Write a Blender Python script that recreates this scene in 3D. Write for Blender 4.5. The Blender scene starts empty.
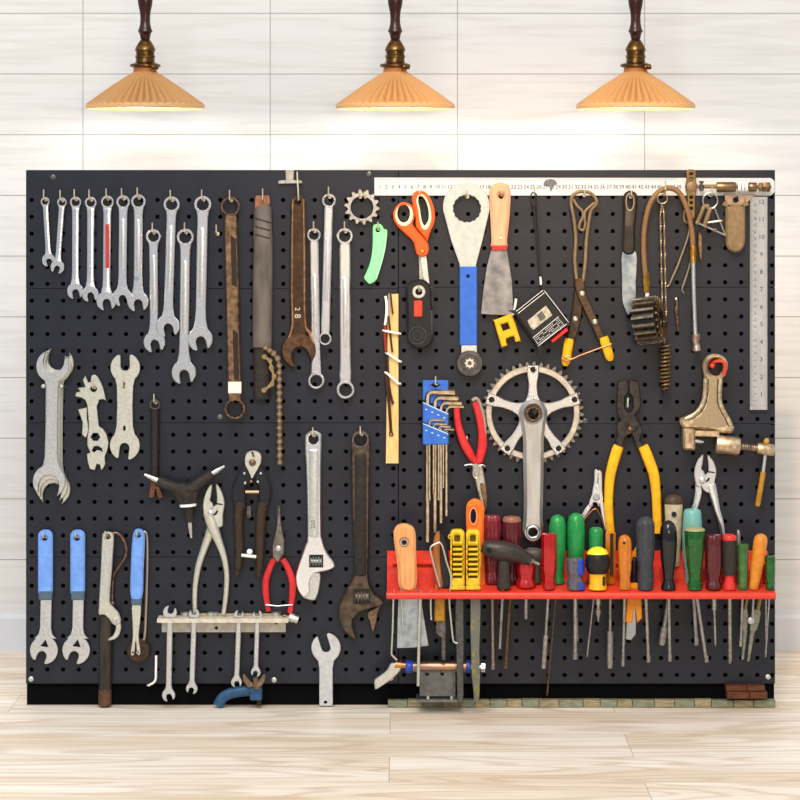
import bpy, bmesh, math, random
from mathutils import Vector, Matrix, geometry
sc = bpy.context.scene
col = sc.collection
PI = math.pi
RND = random.Random(7)
S = 0.0016            # metres per photo pixel in the plane of the tool board
D = 4.0               # camera to board
F = 2500.0            # focal length in pixels (800 wide)
HOR = 200.0           # eye level, photo row
ZC = (706 - HOR) * S  # eye height; the board stands on the floor (row 706)

# ------------------------------------------------------------------ camera
cam = bpy.data.cameras.new('camera')
cam.sensor_width = 36
cam.lens = F / 800 * 36
cam.shift_y = -(400 - HOR) / 800
cam_o = bpy.data.objects.new('camera', cam)
cam_o.location = (0, -D, ZC)
cam_o.rotation_euler = (PI / 2, 0, 0)
col.objects.link(cam_o)
sc.camera = cam_o

# ------------------------------------------------------------------ daylight and added lights
w = bpy.data.worlds.new('daylight')
sc.world = w
w.use_nodes = True
nt = w.node_tree
bg = nt.nodes['Background']
tc = nt.nodes.new('ShaderNodeTexCoord')
sx = nt.nodes.new('ShaderNodeSeparateXYZ')
mr = nt.nodes.new('ShaderNodeMapRange')
rp = nt.nodes.new('ShaderNodeValToRGB')
nt.links.new(tc.outputs['Generated'], sx.inputs[0])
nt.links.new(sx.outputs['Z'], mr.inputs['Value'])
mr.inputs['From Min'].default_value = -1
mr.inputs['From Max'].default_value = 1
nt.links.new(mr.outputs[0], rp.inputs[0])
e = rp.color_ramp.elements
e[0].position = .30; e[0].color = (.14, .13, .12, 1)
e[1].position = .85; e[1].color = (1.0, 1.0, 1.02, 1)
n = e.new(.5); n.color = (.45, .475, .52, 1)
nt.links.new(rp.outputs[0], bg.inputs[0])
bg.inputs[1].default_value = 1.0


def area(name, loc, target, size, power, color=(1, 1, 1)):
    l = bpy.data.lights.new(name, 'AREA')
    l.size = size; l.energy = power; l.color = color
    o = bpy.data.objects.new(name, l)
    o.location = loc
    o.rotation_euler = (Vector(target) - Vector(loc)).to_track_quat('-Z', 'Y').to_euler()
    col.objects.link(o)
    return o


def spot(name, loc, target, power, angle, color, radius=.03, blend=.8):
    l = bpy.data.lights.new(name, 'SPOT')
    l.energy = power; l.color = color; l.spot_size = math.radians(angle)
    l.spot_blend = blend; l.shadow_soft_size = radius
    o = bpy.data.objects.new(name, l)
    o.location = loc
    o.rotation_euler = (Vector(target) - Vector(loc)).to_track_quat('-Z', 'Y').to_euler()
    col.objects.link(o)
    return o


area('added_key_light', (-.8, -4.2, 3.4), (0, 0, .4), 2.2, 112, (.92, .96, 1.0))  # unseen area light added to brighten the metals; no window there
area('added_floor_fill', (-.1, -1.7, 2.2), (-.05, -.7, 0), 1.0, 16, (1, .97, .93))  # fill light added to lift the floor, no opening behind it
area('added_sheen_light', (.45, -3.6, .98), (.2, 0, .75), .5, 17, (1.0, .68, .38))  # added warm light, gives the board top its sheen; no fixture
spot('added_warm_spot', (.25, -1.5, 2.25), (.22, 0, .80), 165, 31, (1.0, .68, .38), .04, 1.0)  # unseen spot added to warm the upper right of the board
sc.view_settings.view_transform = 'Standard'
sc.view_settings.look = 'None'
sc.view_settings.gamma = 1
sc.view_settings.use_curve_mapping = False
sc.view_settings.exposure = 0.0


# ------------------------------------------------------------------ materials
def lin(h):
    out = []
    for i in (0, 2, 4):
        c = int(h[i:i + 2], 16) / 255
        out.append(c / 12.92 if c <= .04045 else ((c + .055) / 1.055) ** 2.4)
    return out + [1]


MATS = {}


def M(name, hexc, rough=.45, metal=0.0, hex2=None, scale=60, stretch=(1, 1, 1), bump=0, bscale=400,
      trans=0.0, coat=0.0, lo=.34, hi=.74):
    """principled material, colour broken up by noise towards hex2 (wear, grain, tarnish)"""
    if name in MATS:
        return MATS[name]
    m = bpy.data.materials.new(name)
    m.use_nodes = True
    t = m.node_tree
    b = t.nodes['Principled BSDF']
    b.inputs['Base Color'].default_value = lin(hexc)
    b.inputs['Roughness'].default_value = rough
    b.inputs['Metallic'].default_value = metal
    b.inputs['Transmission Weight'].default_value = trans
    b.inputs['Coat Weight'].default_value = coat * .7
    b.inputs['Specular IOR Level'].default_value = .5 if metal > .5 else .28
    if hex2 or bump:
        c = t.nodes.new('ShaderNodeTexCoord')
        mp = t.nodes.new('ShaderNodeMapping')
        mp.inputs['Scale'].default_value = stretch
        t.links.new(c.outputs['Object'], mp.inputs[0])
    if hex2:
        nz = t.nodes.new('ShaderNodeTexNoise')
        nz.inputs['Scale'].default_value = scale * 2
        nz.inputs['Detail'].default_value = 5
        r = t.nodes.new('ShaderNodeValToRGB')
        r.color_ramp.elements[0].position = lo; r.color_ramp.elements[0].color = lin(hexc)
        r.color_ramp.elements[1].position = hi; r.color_ramp.elements[1].color = lin(hex2)
        t.links.new(mp.outputs[0], nz.inputs['Vector'])
        t.links.new(nz.outputs['Fac'], r.inputs[0])
        t.links.new(r.outputs[0], b.inputs['Base Color'])
    if bump:
        n2 = t.nodes.new('ShaderNodeTexNoise')
        n2.inputs['Scale'].default_value = bscale
        n2.inputs['Detail'].default_value = 3
        bp = t.nodes.new('ShaderNodeBump')
        bp.inputs['Strength'].default_value = bump
        bp.inputs['Distance'].default_value = .001
        t.links.new(mp.outputs[0], n2.inputs['Vector'])
        t.links.new(n2.outputs['Fac'], bp.inputs['Height'])
        t.links.new(bp.outputs[0], b.inputs['Normal'])
    MATS[name] = m
    return m


chrome = M('chrome_steel', 'eceef0', .24, 1, 'dfe2e4', 140, bump=.03)
satin = M('satin_steel', 'd2d5d6', .36, 1, 'babdbe', 120, bump=.08)
worn = M('worn_steel', 'c4c1b8', .42, 1, '948c80', 130, bump=.12)
nickel = M('nickel_plate', 'd2d3c8', .40, .9, 'bdbfb2', 110, bump=.08)
grey_iron = M('grey_iron', '6e6c6a', .45, .8, '403c38', 80, bump=.2)
black_iron = M('black_iron', '2c2b2c', .36, .6, '1c1a19', 80, bump=.2)
bronze = M('tarnished_bronze', '8d735a', .42, .9, '4a382a', 60, bump=.2)
rust = M('rusty_iron', '7a553e', .6, .6, '3d2a20', 120, bump=.35)
brass = M('brass', 'd9a648', .3, 1, 'a8742c', 80)
copper = M('copper_wire', 'd08a60', .35, 1)
hookm = M('hook_wire', 'e0d6bc', .35, .8)
goldchain = M('chain_steel', 'b09c72', .38, 1, '6a5636', 200)
oldchain = M('old_chain_steel', '97826a', .4, 1, '54402e', 200)
black_p = M('black_plastic', '19191b', .35, 0, bump=.05, coat=.1)
rubber = M('black_rubber', '26221f', .6, 0, '38302a', 90, bump=.35, bscale=250)
blue_p = M('blue_plastic', '3468c4', .42, 0, '2c5cb2', 40)
blue_grip = M('blue_grip', '76a2e6', .42, 0, '6490da', 50)
collar_m = M('grey_collar', '4a6274', .5)
red_p = M('red_plastic', 'd2302c', .35, 0, coat=.2)
red_grip = M('red_grip', 'd03034', .38, 0, 'b02428', 50, coat=.1)
rack_red = M('red_enamel', 'e0402e', .38, 0, 'cc3424', 40, coat=.2)
orange_p = M('orange_plastic', 'ee5a22', .35, 0, coat=.2)
cream = M('cream_plastic', 'ecd9b6', .5)
yellow_p = M('yellow_plastic', 'f0b41c', .38, 0, 'd89a18', 45, coat=.15)
lemon_p = M('lemon_plastic', 'e4c42a', .42, 0, 'c29a1c', 60, coat=.1)
green_p = M('green_plastic', '1f8a45', .3, 0, '18743a', 40, coat=.3)
mint_p = M('mint_plastic', '8fe6a4', .45, 0, '7ad592', 50)
white_p = M('white_plastic', 'f2f0ea', .5)
paint_w = M('cream_paint', 'dcd4c2', .55, 0, 'bcb09a', 60, bump=.15)
pale_wood = M('pale_wood', 'e3c283', .6, 0, 'cfa566', 30, (6, 6, .5), .1)
hand_wood = M('handle_wood', 'dfa46a', .45, 0, 'c8824a', 30, (6, 6, .6), coat=.15)
pink_wood = M('pinkish_wood', 'e8ab86', .5, 0, 'd9906a', 26, (5, 5, .6))
old_wood = M('oiled_wood', 'b0703a', .5, 0, '7a4522', 40, (5, 5, .6))
dark_wood = M('dark_turned_wood', '3a1a12', .3, 0, '260e0a', 40, (4, 4, .4), coat=.4)
leather = M('brown_leather', '9a6a4c', .6, 0, '74492f', 80, bump=.3)
tape_wrap = M('grey_tape_wrap', '6e665e', .5, .2, '3f3a38', 24, (1, 1, .35), bump=.3)
hose_m = M('hose_cover', '8d6b48', .5, .1, '6b4c30', 300, bump=.3)
tan = M('tan_coat', '8a7256', .5, .2, '73603f', 50, bump=.2)
maroon = M('maroon_acetate', '5a1a22', .18, 0, '431016', 40, coat=.5)
crimson = M('crimson_acetate', '7a1e2a', .18, 0, '58141e', 40, coat=.5)
redclear = M('red_acetate', 'd4141a', .10, 0, 'b40c12', 40, trans=.45, coat=.6)
amber = M('amber_acetate', 'ee9426', .12, 0, 'd07a14', 60, trans=.45, coat=.6)
bottle = M('bottle_green_acetate', '1c6a26', .12, 0, '0f4a1a', 40, trans=.3, coat=.5)
teal = M('teal_acetate', '5fb0b4', .3, 0, '8fb8a4', 40, trans=.15, coat=.2)
clear = M('clear_acetate', '6c6c76', .12, 0, '55555e', 50, trans=.35, coat=.5)
navy = M('navy_plastic', '2340a8', .3, 0, coat=.3)
slate = M('slate_plastic', '3c4148', .42, 0, '2c2e34', 50)
beige = M('beige_plastic', 'c2bb9f', .45, 0, 'a69c7e', 50)
brown_cap = M('brown_cap', '4a3c30', .45, 0, '33281f', 60)
ochre = M('ochre_plastic', 'b8841e', .4, 0, '9a6c16', 50, coat=.2)
ink = M('black_ink', '1a1a1c', .6)
stain = M('dark_stain', '77777c', .7, 0, '4c4c52', 160)
inkred = M('red_paint', 'b83230', .5)
inkblue = M('blue_paint', '3a78b0', .5)
white_ink = M('white_ink', 'e8e8e8', .5)
clampblue = M('blue_enamel', '2f5a80', .45, .1, '24405a', 80, bump=.2)
red_oxide = M('red_hook_coat', 'c83c22', .45)
peg_m = M('board_enamel', '1f232d', .36, 0, '1a1d26', 14, bump=.03, bscale=500)
peg_m.node_tree.nodes['Principled BSDF'].inputs['Specular IOR Level'].default_value = .3
dark_m = M('dark_backing', '050506', .9)
dark_m.node_tree.nodes['Principled BSDF'].inputs['Specular IOR Level'].default_value = .1
brownblock = M('brown_block', '6a3c22', .55, 0, '3f2213', 60, (.5, 4, 4))
mosaic = M('mosaic_wood', 'a79a78', .6, 0, '6f6a50', 60, (.6, 4, 4))
mosaic2 = M('green_mosaic_wood', '8d9078', .6, 0, '5f644e', 60, (.6, 4, 4))


# ------------------------------------------------------------------ geometry helpers (photo px, px, mm in front of the board)
def circ(x, y, r, n=28, ry=None, ph=0.0):
    ry = r if ry is None else ry
    return [(x + r * math.cos(ph + 2 * PI * i / n), y + ry * math.sin(ph + 2 * PI * i / n)) for i in range(n)]


def rect(x0, y0, x1, y1):
    return [(x0, y0), (x1, y0), (x1, y1), (x0, y1)]


def rrect(x0, y0, x1, y1, r, n=5):
    out = []
    for (cx, cy, a) in ((x1 - r, y0 + r, -PI / 2), (x1 - r, y1 - r, 0), (x0 + r, y1 - r, PI / 2), (x0 + r, y0 + r, PI)):
        for i in range(n + 1):
            t = a + PI / 2 * i / n
            out.append((cx + r * math.cos(t), cy + r * math.sin(t)))
    return out


def cat_pt(a, b, c, d, t):
    return tuple(.5 * ((2 * b[i]) + (c[i] - a[i]) * t + (2 * a[i] - 5 * b[i] + 4 * c[i] - d[i]) * t * t
                       + (3 * b[i] - a[i] - 3 * c[i] + d[i]) * t ** 3) for i in range(len(b)))


def sm(p, n=4):          # smooth closed outline
    N = len(p)
    return [cat_pt(p[i - 1], p[i], p[(i + 1) % N], p[(i + 2) % N], k / n) for i in range(N) for k in range(n)]


def path(p, n=6):        # smooth open path; works on any tuple length
    q = [p[0]] + list(p) + [p[-1]]
    out = []
    for i in range(1, len(q) - 2):
        for k in range(n):
            out.append(cat_pt(q[i - 1], q[i], q[i + 1], q[i + 2], k / n))
    return out + [tuple(p[-1])]


def bar(x0, y0, x1, y1, tw):
    """outline of a straight bar with full widths at fractions tw=[(t,w),...]"""
    dx, dy = x1 - x0, y1 - y0
    L = math.hypot(dx, dy)
    nx, ny = -dy / L, dx / L
    a = [(x0 + dx * t + nx * w_ / 2, y0 + dy * t + ny * w_ / 2) for t, w_ in tw]
    b = [(x0 + dx * t - nx * w_ / 2, y0 + dy * t - ny * w_ / 2) for t, w_ in tw]
    return a + b[::-1]


def strap(pw, n=5):
    """outline of a curved band through (x,y,width) points"""
    q = path(pw, n)
    a, b = [], []
    for i, (x, y, w_) in enumerate(q):
        x0, y0 = q[max(0, i - 1)][:2]
        x1, y1 = q[min(len(q) - 1, i + 1)][:2]
        L = math.hypot(x1 - x0, y1 - y0) or 1
        nx, ny = -(y1 - y0) / L, (x1 - x0) / L
        a.append((x + nx * w_ / 2, y + ny * w_ / 2))
        b.append((x - nx * w_ / 2, y - ny * w_ / 2))
    return a + b[::-1]


def rot(pts, cx, cy, deg):
    c, s_ = math.cos(math.radians(deg)), math.sin(math.radians(deg))
    return [(cx + (x - cx) * c - (y - cy) * s_, cy + (x - cx) * s_ + (y - cy) * c) for x, y in pts]


def jaw(cx, cy, r, ang, s_, depth, tip=.82, A=None):
    """open spanner head: disc with a slot opening towards angle ang"""
    A = max(math.asin(min(.95, s_ / r)) + .18, .58) if A is None else A
    loc = []
    n = 26
    for i in range(n + 1):
        t = A + (2 * PI - 2 * A) * i / n
        loc.append((r * math.cos(t), r * math.sin(t)))
    loc.append((tip * r, -s_))
    for i in range(7):
        t = -PI / 2 - PI * i / 6
        loc.append((-depth + s_ + s_ * math.cos(t), s_ * math.sin(t)))
    loc.append((tip * r, s_))
    c, q = math.cos(ang), math.sin(ang)
    return [(cx + u * c - v * q, cy + u * q + v * c) for u, v in loc]


def cog(cx, cy, ro, ri, n, ph=0.0, frac=.28):
    out = []
    for i in range(n):
        a = ph + 2 * PI * i / n
        st = 2 * PI / n
        for r_, k in ((ri, -.5), (ri, -.36), (ro, -frac * .45), (ro, frac * .45), (ri, .36)):
            out.append((cx + r_ * math.cos(a + k * st), cy + r_ * math.sin(a + k * st)))
    return out


def area2(p):
    return sum(p[i - 1][0] * p[i][1] - p[i][0] * p[i - 1][1] for i in range(len(p)))


def inset(p, d):
    N = len(p)
    out = []
    for i in range(N):
        a, b, c = p[i - 1], p[i], p[(i + 1) % N]
        e1 = (b[0] - a[0], b[1] - a[1]); e2 = (c[0] - b[0], c[1] - b[1])
        l1 = math.hypot(*e1) or 1e-6; l2 = math.hypot(*e2) or 1e-6
        n1 = (-e1[1] / l1, e1[0] / l1); n2 = (-e2[1] / l2, e2[0] / l2)
        m = (n1[0] + n2[0], n1[1] + n2[1])
        q = m[0] * m[0] + m[1] * m[1]
        if q < .35:
            q = .35
        out.append((b[0] + 2 * d * m[0] / q, b[1] + 2 * d * m[1] / q))
    return out


def clean(p):
    out = []
    for q in p:
        if not out or math.hypot(q[0] - out[-1][0], q[1] - out[-1][1]) > .02:
            out.append(q)
    if math.hypot(out[0][0] - out[-1][0], out[0][1] - out[-1][1]) < .02:
        out.pop()
    return out


class G:
    def __init__(s):
        s.v = []; s.f = []

    def add(s, vs, fs):
        o = len(s.v)
        s.v += vs
        s.f += [tuple(i + o for i in f) for f in fs]
        return s

    def plate(s, out, d0, d1, holes=(), bev=.5, ax=None):
        ax = ax or (lambda u, v, w_: (u, v, w_))
        polys = []
        for k, p in enumerate([out] + list(holes)):
            p = clean([(q[0], q[1]) for q in p])
            if (area2(p) > 0) != (k == 0):
                p = p[::-1]
            polys.append(p)
        bd = min(bev * 1.6, abs(d1 - d0) * .45) * (1 if d1 > d0 else -1)
        ins = [inset(p, bev) for p in polys] if bev else polys
        vs, fs = [], []
        layers = [(polys, d0), (polys, d1 - (bd if bev else 0))] + ([(ins, d1)] if bev else [])
        offs = []
        for ps, d in layers:
            offs.append(len(vs))
            for p in ps:
                vs += [ax(x, y, d) for x, y in p]
        for li in range(len(layers) - 1):
            o = 0
            for p in polys:
                N = len(p)
                for i in range(N):
                    a, b = o + i, o + (i + 1) % N
                    fs.append((offs[li] + a, offs[li] + b, offs[li + 1] + b, offs[li + 1] + a))
                o += N
        for li, ps in ((0, polys), (len(layers) - 1, layers[-1][0])):
            tr = geometry.tessellate_polygon([[Vector((x, y, 0)) for x, y in p] for p in ps])
            for t in tr:
                fs.append(tuple(offs[li] + i for i in t))
        return s.add(vs, fs)

    def ring(s, x, y, ro, ri, d0, d1, n=32, bev=.5):
        return s.plate(circ(x, y, ro, n), d0, d1, [circ(x, y, ri, n)], bev)

    def box(s, x0, y0, x1, y1, d0, d1, bev=.4):
        return s.plate(rect(x0, y0, x1, y1), d0, d1, (), bev)

    def tube(s, pts, r, n=10, flat=1.0, closed=False, caps=True, rad=None, ph=0.0, axis=None):
        P = [Vector((x, y, d / 1.6)) for x, y, d in pts]
        N = len(P)
        rs = r if isinstance(r, (list, tuple)) else [r] * N
        vs, fs = [], []
        prev = None
        for i in range(N):
            if axis is not None:
                t = axis.copy()
            elif closed:
                t = P[(i + 1) % N] - P[i - 1]
            else:
                t = P[min(N - 1, i + 1)] - P[max(0, i - 1)]
            if t.length < 1e-9:
                t = Vector((0, 1, 0))
            t.normalize()
            if prev is None:
                ref = Vector((0, 0, 1)) if abs(t.z) < .9 else Vector((1, 0, 0))
                a = ref - t * ref.dot(t)
            else:
                a = prev - t * prev.dot(t)
            a.normalize(); prev = a
            b = t.cross(a)
            for k in range(n):
                q = ph + 2 * PI * k / n
                m = rad(q, i / (N - 1)) if rad else 1
                o = a * (math.cos(q) * rs[i] * flat * m) + b * (math.sin(q) * rs[i] * m)
                c = P[i] + o
                vs.append((c.x, c.y, c.z * 1.6))
        rng = N if closed else N - 1
        for i in range(rng):
            j = (i + 1) % N
            for k in range(n):
                k2 = (k + 1) % n
                fs.append((i * n + k, i * n + k2, j * n + k2, j * n + k))
        if caps and not closed:
            fs.append(tuple(range(n)))
            fs.append(tuple((N - 1) * n + k for k in range(n)))
        return s.add(vs, fs)

    def lathe(s, p0, p1, prof, n=20, flute=0, amp=.0, flat=1.0):
        a = Vector(p0); b = Vector(p1)
        pts = [tuple(a + (b - a) * t) for t, r_ in prof]
        rad = (lambda q, t: 1 + amp * (abs(math.cos(q * flute / 2)) - .6)) if flute else None
        ax_ = b - a
        ax_.z /= 1.6
        return s.tube(pts, [max(r_, .02) for t, r_ in prof], n, flat, rad=rad, axis=ax_)

    def ball(s, x, y, d, r, n=14):
        return s.lathe((x, y - r, d), (x, y + r, d), [(.5 - .5 * math.cos(PI * i / 10), r * math.sin(PI * i / 10)) for i in range(11)], n)

    def text(s, body, x, y, size, d, deg=0, align='CENTER'):
        """flat lettering lying on a face"""
        cu = bpy.data.curves.new('t', 'FONT')
        cu.body = body; cu.size = size; cu.align_x = align; cu.align_y = 'CENTER'
        cu.resolution_u = 3
        o = bpy.data.objects.new('t', cu)
        me = o.to_mesh()
        c, q = math.cos(math.radians(deg)), math.sin(math.radians(deg))
        vs = [(x + v.co.x * c - (-v.co.y) * q, y + v.co.x * q + (-v.co.y) * c, d) for v in me.vertices]
        fs = [tuple(p.vertices) for p in me.polygons]
        o.to_mesh_clear()
        bpy.data.objects.remove(o)
        bpy.data.curves.remove(cu)
        return s.add(vs, fs)


def mesh_of(name, g, m, k, origin, sharp=38):
    me = bpy.data.meshes.new(name)
    me.from_pydata([Vector(((x - 400) * S * k, -d / 1000, ZC + (HOR - y) * S * k)) - origin for x, y, d in g.v], [], g.f)
    bm = bmesh.new()
    bm.from_mesh(me)
    bmesh.ops.recalc_face_normals(bm, faces=bm.faces)
    bm.to_mesh(me)
    bm.free()
    me.materials.append(m)
    me.polygons.foreach_set('use_smooth', [True] * len(me.polygons))
    me.set_sharp_from_angle(angle=math.radians(sharp))
    return me


def tag(o, label, cat, group=None):
    o['label'] = label; o['category'] = cat
    if group:
        o['group'] = group


class T:
    """a thing: an Empty at (x,y) px and d mm that parents its parts"""
    def __init__(s, name, label, cat, x, y, d, group=None):
        s.k = (D - d / 1000) / D
        s.o = Vector(((x - 400) * S * s.k, -d / 1000, ZC + (HOR - y) * S * s.k))
        s.r = bpy.data.objects.new(name, None)
        s.r.empty_display_size = .01
        s.r.location = s.o
        col.objects.link(s.r)
        tag(s.r, label, cat, group)

    def p(s, name, g, m, parent=None, label=None, sharp=38):
        o = bpy.data.objects.new(name, mesh_of(name, g, m, s.k, s.o, sharp))
        col.objects.link(o)
        o.parent = parent or s.r
        if label:
            o['label'] = label
        return o


def solo(name, label, cat, g, m, x, y, d, group=None, sharp=38):
    k = (D - d / 1000) / D
    org = Vector(((x - 400) * S * k, -d / 1000, ZC + (HOR - y) * S * k))
    o = bpy.data.objects.new(name, mesh_of(name, g, m, k, org, sharp))
    o.location = org
    col.objects.link(o)
    tag(o, label, cat, group)
    return o


HOOKG = 'wire peg hooks on the tool board'


def hook(x, y, what, out=22, up=10, m=None, r=.72):
    """upturned wire hook: collar on the board, arm out through the tool, tip bent up"""
    g = G()
    pts = [(x + .8, y + .3, -6), (x + .6, y + .3, out * .4), (x, y, out - 3), (x, y - 1, out - .8), (x, y - 2.5, out), (x, y - up, out)]
    g.tube(pts, r, 8)
    g.lathe((x + .8, y + .3, 0.2), (x + .8, y + .3, 2.2), [(0, .4), (0, 2.0), (1, 1.8), (1, .4)], 12)
    k = (D - .012) / D
    return solo('peg_hook', 'upturned wire peg hook holding the ' + what, 'hook', g, m or hookm, x, y, 0, HOOKG)
# ------------------------------------------------------------------ the room
WALL_Y = D * (706 - HOR) / (650 - HOR) - D      # floor meets wall at photo row 650
KW = (D + WALL_Y) / D


def struct(name, vs, fs, m):
    me = bpy.data.meshes.new(name)
    me.from_pydata(vs, [], fs)
    me.materials.append(m)
    o = bpy.data.objects.new(name, me)
    col.objects.link(o)
    o['kind'] = 'structure'
    return o


def slab(name, x0, x1, y0, y1, z0, z1, m):
    vs = [(x, y, z) for z in (z0, z1) for x, y in ((x0, y0), (x1, y0), (x1, y1), (x0, y1))]
    fs = [(3, 2, 1, 0), (4, 5, 6, 7), (0, 1, 5, 4), (1, 2, 6, 5), (2, 3, 7, 6), (3, 0, 4, 7)]
    return struct(name, vs, fs, m)


def nodes(name):
    m = bpy.data.materials.new(name)
    m.use_nodes = True
    t = m.node_tree
    return m, t, t.nodes['Principled BSDF']


def wall_material():
    m, t, b = nodes('pale_stone_tiles')
    N, L = t.nodes, t.links
    ge = N.new('ShaderNodeTexCoord')
    sp = N.new('ShaderNodeSeparateXYZ'); L.new(ge.outputs['Object'], sp.inputs[0])
    cb = N.new('ShaderNodeCombineXYZ'); L.new(sp.outputs['X'], cb.inputs['X']); L.new(sp.outputs['Z'], cb.inputs['Y'])
    mp = N.new('ShaderNodeMapping')
    tw, th = 187.2 * S * KW, 60.7 * S * KW
    x0 = (83 - 400) * S * KW; z0 = ZC + (HOR - 74) * S * KW
    mp.inputs['Location'].default_value = (-(x0 % tw), -(z0 % th), 0)
    L.new(cb.outputs[0], mp.inputs[0])
    br = N.new('ShaderNodeTexBrick')
    br.offset = 0; br.squash = 1
    br.inputs['Scale'].default_value = 1
    br.inputs['Brick Width'].default_value = tw
    br.inputs['Row Height'].default_value = th
    br.inputs['Mortar Size'].default_value = .0009
    br.inputs['Mortar Smooth'].default_value = .2
    br.inputs['Mortar'].default_value = lin('9c9b98')
    L.new(mp.outputs[0], br.inputs['Vector'])
    m2 = N.new('ShaderNodeMapping'); m2.inputs['Scale'].default_value = (2.2, 1, 34)
    L.new(ge.outputs['Object'], m2.inputs[0])
    nz = N.new('ShaderNodeTexNoise'); nz.inputs['Scale'].default_value = 2.5; nz.inputs['Detail'].default_value = 6
    nz.inputs['Distortion'].default_value = .5
    L.new(m2.outputs[0], nz.inputs['Vector'])
    r = N.new('ShaderNodeValToRGB')
    r.color_ramp.elements[0].position = .3; r.color_ramp.elements[0].color = lin('d8d6d2')
    r.color_ramp.elements[1].position = .55; r.color_ramp.elements[1].color = lin('e3e2e0')
    L.new(nz.outputs['Fac'], r.inputs[0])
    L.new(r.outputs[0], br.inputs['Color1']); L.new(r.outputs[0], br.inputs['Color2'])
    L.new(br.outputs['Color'], b.inputs['Base Color'])
    b.inputs['Roughness'].default_value = .5
    return m


def floor_material():
    m, t, b = nodes('bleached_oak_planks')
    N, L = t.nodes, t.links
    ge = N.new('ShaderNodeTexCoord')
    mp = N.new('ShaderNodeMapping')
    rowh = .1575
    yb = D * 506 / (757 - HOR) - D            # plank edge seen at row 757
    mp.inputs['Location'].default_value = (.62, -(yb % rowh), 0)
    L.new(ge.outputs['Object'], mp.inputs[0])
    br = N.new('ShaderNodeTexBrick')
    br.offset = .37; br.squash = 1
    br.inputs['Scale'].default_value = 1
    br.inputs['Brick Width'].default_value = .96
    br.inputs['Row Height'].default_value = rowh
    br.inputs['Mortar Size'].default_value = .0007
    br.inputs['Color1'].default_value = (0, 0, 0, 1); br.inputs['Color2'].default_value = (1, 1, 1, 1)
    br.inputs['Mortar'].default_value = (.5, .5, .5, 1)
    L.new(mp.outputs[0], br.inputs['Vector'])
    # per-plank shift of the grain
    ad = N.new('ShaderNodeVectorMath'); ad.operation = 'MULTIPLY_ADD'
    L.new(br.outputs['Color'], ad.inputs[0]); ad.inputs[1].default_value = (3.1, 1.7, 2.3)
    L.new(ge.outputs['Object'], ad.inputs[2])
    m2 = N.new('ShaderNodeMapping'); m2.inputs['Scale'].default_value = (.8, 5, 1)
    L.new(ad.outputs[0], m2.inputs[0])
    n0 = N.new('ShaderNodeTexNoise'); n0.inputs['Scale'].default_value = 1.5; n0.inputs['Detail'].default_value = 2
    L.new(m2.outputs[0], n0.inputs['Vector'])
    mu = N.new('ShaderNodeMath'); mu.operation = 'MULTIPLY'; mu.inputs[1].default_value = 80
    L.new(n0.outputs['Fac'], mu.inputs[0])
    sn = N.new('ShaderNodeMath'); sn.operation = 'SINE'; L.new(mu.outputs[0], sn.inputs[0])
    pw = N.new('ShaderNodeMapRange'); pw.inputs['From Min'].default_value = .2; pw.inputs['From Max'].default_value = 1
    L.new(sn.outputs[0], pw.inputs['Value'])
    m3 = N.new('ShaderNodeMapping'); m3.inputs['Scale'].default_value = (3, 70, 1)
    L.new(ad.outputs[0], m3.inputs[0])
    n1 = N.new('ShaderNodeTexNoise'); n1.inputs['Scale'].default_value = 2; n1.inputs['Detail'].default_value = 5
    L.new(m3.outputs[0], n1.inputs['Vector'])
    n2 = N.new('ShaderNodeTexNoise'); n2.inputs['Scale'].default_value = 2.2; n2.inputs['Detail'].default_value = 3
    L.new(m2.outputs[0], n2.inputs['Vector'])
    r0 = N.new('ShaderNodeValToRGB')
    r0.color_ramp.elements[0].position = .36; r0.color_ramp.elements[0].color = lin('e6d6c0')
    r0.color_ramp.elements[1].position = .58; r0.color_ramp.elements[1].color = lin('f6eee2')
    L.new(n2.outputs['Fac'], r0.inputs[0])
    r1 = N.new('ShaderNodeValToRGB')
    r1.color_ramp.elements[0].position = .3; r1.color_ramp.elements[0].color = lin('e4d4be')
    r1.color_ramp.elements[1].position = .56; r1.color_ramp.elements[1].color = (1, 1, 1, 1)
    L.new(n1.outputs['Fac'], r1.inputs[0])
    x1 = N.new('ShaderNodeMix'); x1.data_type = 'RGBA'; x1.blend_type = 'MULTIPLY'; x1.inputs[0].default_value = .65
    L.new(r0.outputs[0], x1.inputs[6]); L.new(r1.outputs[0], x1.inputs[7])
    m4 = N.new('ShaderNodeMath'); m4.operation = 'MULTIPLY'; m4.inputs[1].default_value = .34
    L.new(pw.outputs[0], m4.inputs[0])
    x2 = N.new('ShaderNodeMix'); x2.data_type = 'RGBA'; x2.inputs[7].default_value = lin('b4946e')
    L.new(m4.outputs[0], x2.inputs[0]); L.new(x1.outputs[2], x2.inputs[6])
    x3 = N.new('ShaderNodeMix'); x3.data_type = 'RGBA'; x3.inputs[7].default_value = lin('957a5c')
    m5 = N.new('ShaderNodeMath'); m5.operation = 'MULTIPLY'; m5.inputs[1].default_value = .6
    L.new(br.outputs['Fac'], m5.inputs[0]); L.new(m5.outputs[0], x3.inputs[0]); L.new(x2.outputs[2], x3.inputs[6])
    L.new(x3.outputs[2], b.inputs['Base Color'])
    b.inputs['Roughness'].default_value = .5
    return m


CEIL_Z = 2.3
slab('floor', -2.6, 2.6, -2.4, WALL_Y + .1, -.05, 0, floor_material())
slab('wall_back', -2.6, 2.6, WALL_Y, WALL_Y + .1, 0, CEIL_Z, wall_material())
slab('ceiling', -2.6, 2.6, -.35, WALL_Y + .1, CEIL_Z, CEIL_Z + .05, M('ceiling_white', 'efeeec', .8))
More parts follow.
